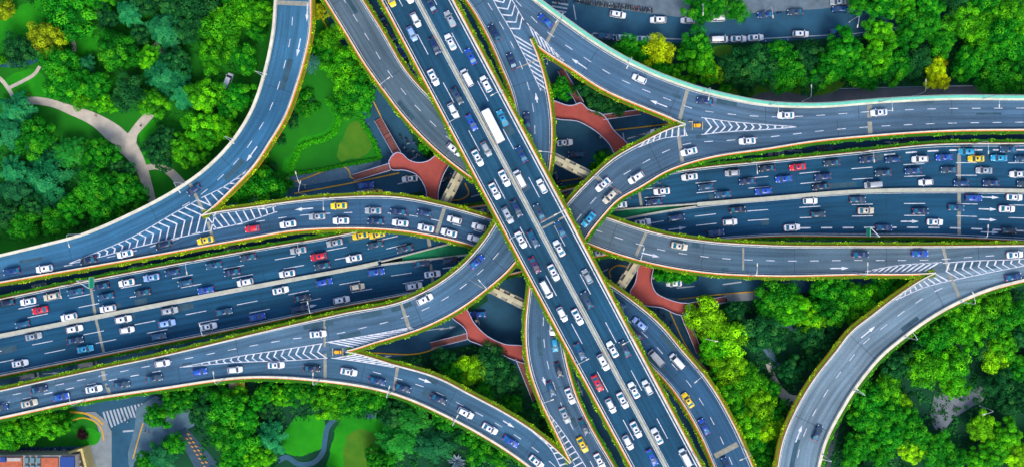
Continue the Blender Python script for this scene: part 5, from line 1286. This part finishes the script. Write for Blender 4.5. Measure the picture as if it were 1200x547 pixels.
for (ox, oy), txt in TREES.items():
    for it in txt.split():
        a = it.split(','); x, y, rad = ox + float(a[0]) / 4, oy + float(a[1]) / 4, float(a[2]) / 16; c = a[3]
        if c == 'P': palm(x, y, rad); continue
        rg = random.Random(int(x * 13 + y * 7)); feather = c in 'tTG'; small = rad < 2.4
        rad *= 0.92 if (ox < 100 or oy > 400) else 0.97; hgt = (rad * .62 + 2.4) if not small else rad * .6
        hgt = min(hgt, 8.3 - rad * .5)
        p = P(x, y, hgt); nm = 'shrub' if small else ('conifer' if feather else 'broadleaf_tree')
        e = empty(nm, (p.x, p.y, .13))
        me = rg.choice(VAR['f' if feather else 'b']); rz = rg.uniform(0, 6.28)
        cr = link('crown', me, e); cr.location = (0, 0, hgt - .13 - (rad * .25 if feather else 0)); cr.rotation_euler = (rg.uniform(-.08, .08), rg.uniform(-.08, .08), rz); cr.scale = (rad * 1.04, rad * rg.uniform(.88, 1.08), rad * rg.uniform(.8, 1.0))
        cc = TC[c][1]; v = rg.uniform(.82, 1.2); h_ = rg.uniform(.8, 1.35)
        cr.color = (cc[0] * v * h_, cc[1] * v, cc[2] * v, 1)
        if not feather:
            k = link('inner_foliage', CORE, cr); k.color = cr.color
        if not small:
            t = link('trunk', TRUNK, e); s = (hgt) / 4.6; t.scale = (max(.6, rad / 4.5), max(.6, rad / 4.5), s)
        kind = 'shrub' if small else 'tree'; e['category'] = kind; e['group'] = 'trees and shrubs of the parks'
        band = '' 
        reg(e, f'{TC[c][0]} {kind}', ('high up ' if float(a[1]) < 180 else ('midway down ' if float(a[1]) < 360 else 'low down ')) + AREA[(ox, oy)], 'left', x); NT += 1
# low ground cover: uneven leafy growth under and between the trees
def cover(name, zone, n, col, sz=(.18, .42), zz=.9):
    xs = [q[0] for q in zone]; ys = [q[1] for q in zone]; C_ = []
    rg = random.Random(len(zone) + n)
    while len(C_) < n:
        x, y = rg.uniform(min(xs), max(xs)), rg.uniform(min(ys), max(ys))
        if not inside((x, y), zone): continue
        if any(inside((x, y), q) for q in LAWNS) and rg.random() < .97: n -= 1; continue
        k = 6 + int(8 * (math.sin(x * .23) * math.cos(y * .19) + 1)); r_ = rg.uniform(.5, 1.4); p = P(x, y, .13)
        for _ in range(k): C_.append((p.x + rg.gauss(0, r_ * .5), p.y + rg.gauss(0, r_ * .5), .15 + rg.uniform(0, zz) * r_ * .8, (math.sin(x * .11 + y * .07) + 1) / 2))
    C_ = np.array(C_); m = len(C_); nr = np.random.randn(m, 3) * .5; nr[:, 2] += 1
    o = link(name, quads_mesh(name, C_[:, :3], nr, np.random.uniform(*sz, m), np.clip(C_[:, 3] * .6 + np.random.normal(.2, .2, m), 0, 1), M_LEAF)); o.color = (*col, 1); tag(o, kind='stuff')
UG = (.0015, .115, .016)
def low_hedge(label, pts, w, col):
    e = empty('hedge', P(*pts[len(pts) // 2], .13)); tag(e, label, 'hedge'); c = catmull(pts, 1.0); C_ = []
    for x, y in c:
        for _ in range(34): C_.append(tuple(P(x + random.gauss(0, w / 2), y + random.gauss(0, w / 2), 0) - Vector((e.location.x, e.location.y, 0)) + Vector((0, 0, random.uniform(.1, .9)))))
    C_ = np.array(C_); m = len(C_); nr = np.random.randn(m, 3) * .5; nr[:, 2] += 1
    o = link('foliage', quads_mesh('foliage', C_, nr, np.random.uniform(.1, .22, m), np.random.uniform(.2, .9, m), M_LEAF), e); o.color = (*col, 1)
low_hedge('bright green clipped hedge winding across the central lawn', [(384, 118), (393, 128), (397, 140), (393, 154), (382, 163), (366, 167), (354, 172), (348, 184), (342, 197)], 3.2, (.012, .34, .002))
low_hedge('green hedge along the right edge of the central lawn', [(421, 138), (430, 152), (440, 170), (446, 185)], 2.4, (.006, .26, .002))
low_hedge('green hedge along the lower edge of the central lawn', [(443, 187), (410, 193), (375, 200), (340, 205)], 1.8, (.004, .20, .002))
cover('ground_cover', [(-40, -20), (120, -10), (300, -10), (318, 20), (300, 100), (270, 160), (215, 205), (190, 160), (170, 120), (100, 110), (60, 70), (30, 70)], 12000, (.0015, .12, .006), (.12, .3), .5)
cover('ground_cover', [(-40, 135), (35, 135), (90, 175), (140, 225), (160, 245), (140, 265), (90, 268), (-40, 290)], 9000, UG)
cover('ground_cover', [(860, 56), (1000, 46), (1240, 38), (1240, 98), (1140, 98), (990, 98), (870, 104)], 9000, UG)
cover('ground_cover', [(815, 380), (850, 356), (900, 346), (1095, 334), (1240, 318), (1240, 580), (900, 580), (865, 530), (842, 460)], 24000, UG)
cover('ground_cover', [(185, 465), (300, 447), (400, 430), (470, 422), (555, 406), (600, 428), (640, 470), (640, 580), (470, 580), (460, 500), (400, 485), (335, 490), (320, 560), (240, 580), (235, 510)], 12000, UG)
cover('ground_cover', [(670, 86), (750, 126), (712, 132), (693, 131)], 900, UG)
cover('ground_cover', [(990, -10), (1240, -10), (1240, 12), (1060, 11), (1000, 4)], 2500, UG)

# the woods go on past the edges of the picture
wr = random.Random(21); CW = [[], [], [], []]
zones = [(-90, -22, -110, 270, 34), (0, 310, -110, -22, 26), (1222, 1330, -100, 95, 16), (960, 1200, -110, -22, 16), (1222, 1330, 330, 620, 18), (980, 1220, 570, 640, 14), (200, 560, 572, 640, 22)]
for x0, x1, y0, y1, cnt in zones:
    for _ in range(cnt):
        x, y = wr.uniform(x0, x1), wr.uniform(y0, y1); rad = wr.uniform(3.5, 6); q = crown_broad(wr.randrange(1000), nl=30, leaf=50); p = P(x, y, 5)
        CW[0].append(q[0] * rad + np.array([p.x, p.y, rad * .55 + 1.8])); CW[1].append(q[1]); CW[2].append(q[2] * rad * 1.5); CW[3].append(q[3])
o = link('woodland', quads_mesh('woodland', *[np.concatenate(c) for c in CW], M_LEAF)); o.color = (.001, .19, .006, 1); tag(o, kind='stuff')
write_labels()
bpy.context.view_layer.update()
print('CARS', N_CAR, 'TREES', NT, 'OBJECTS', len(bpy.data.objects))
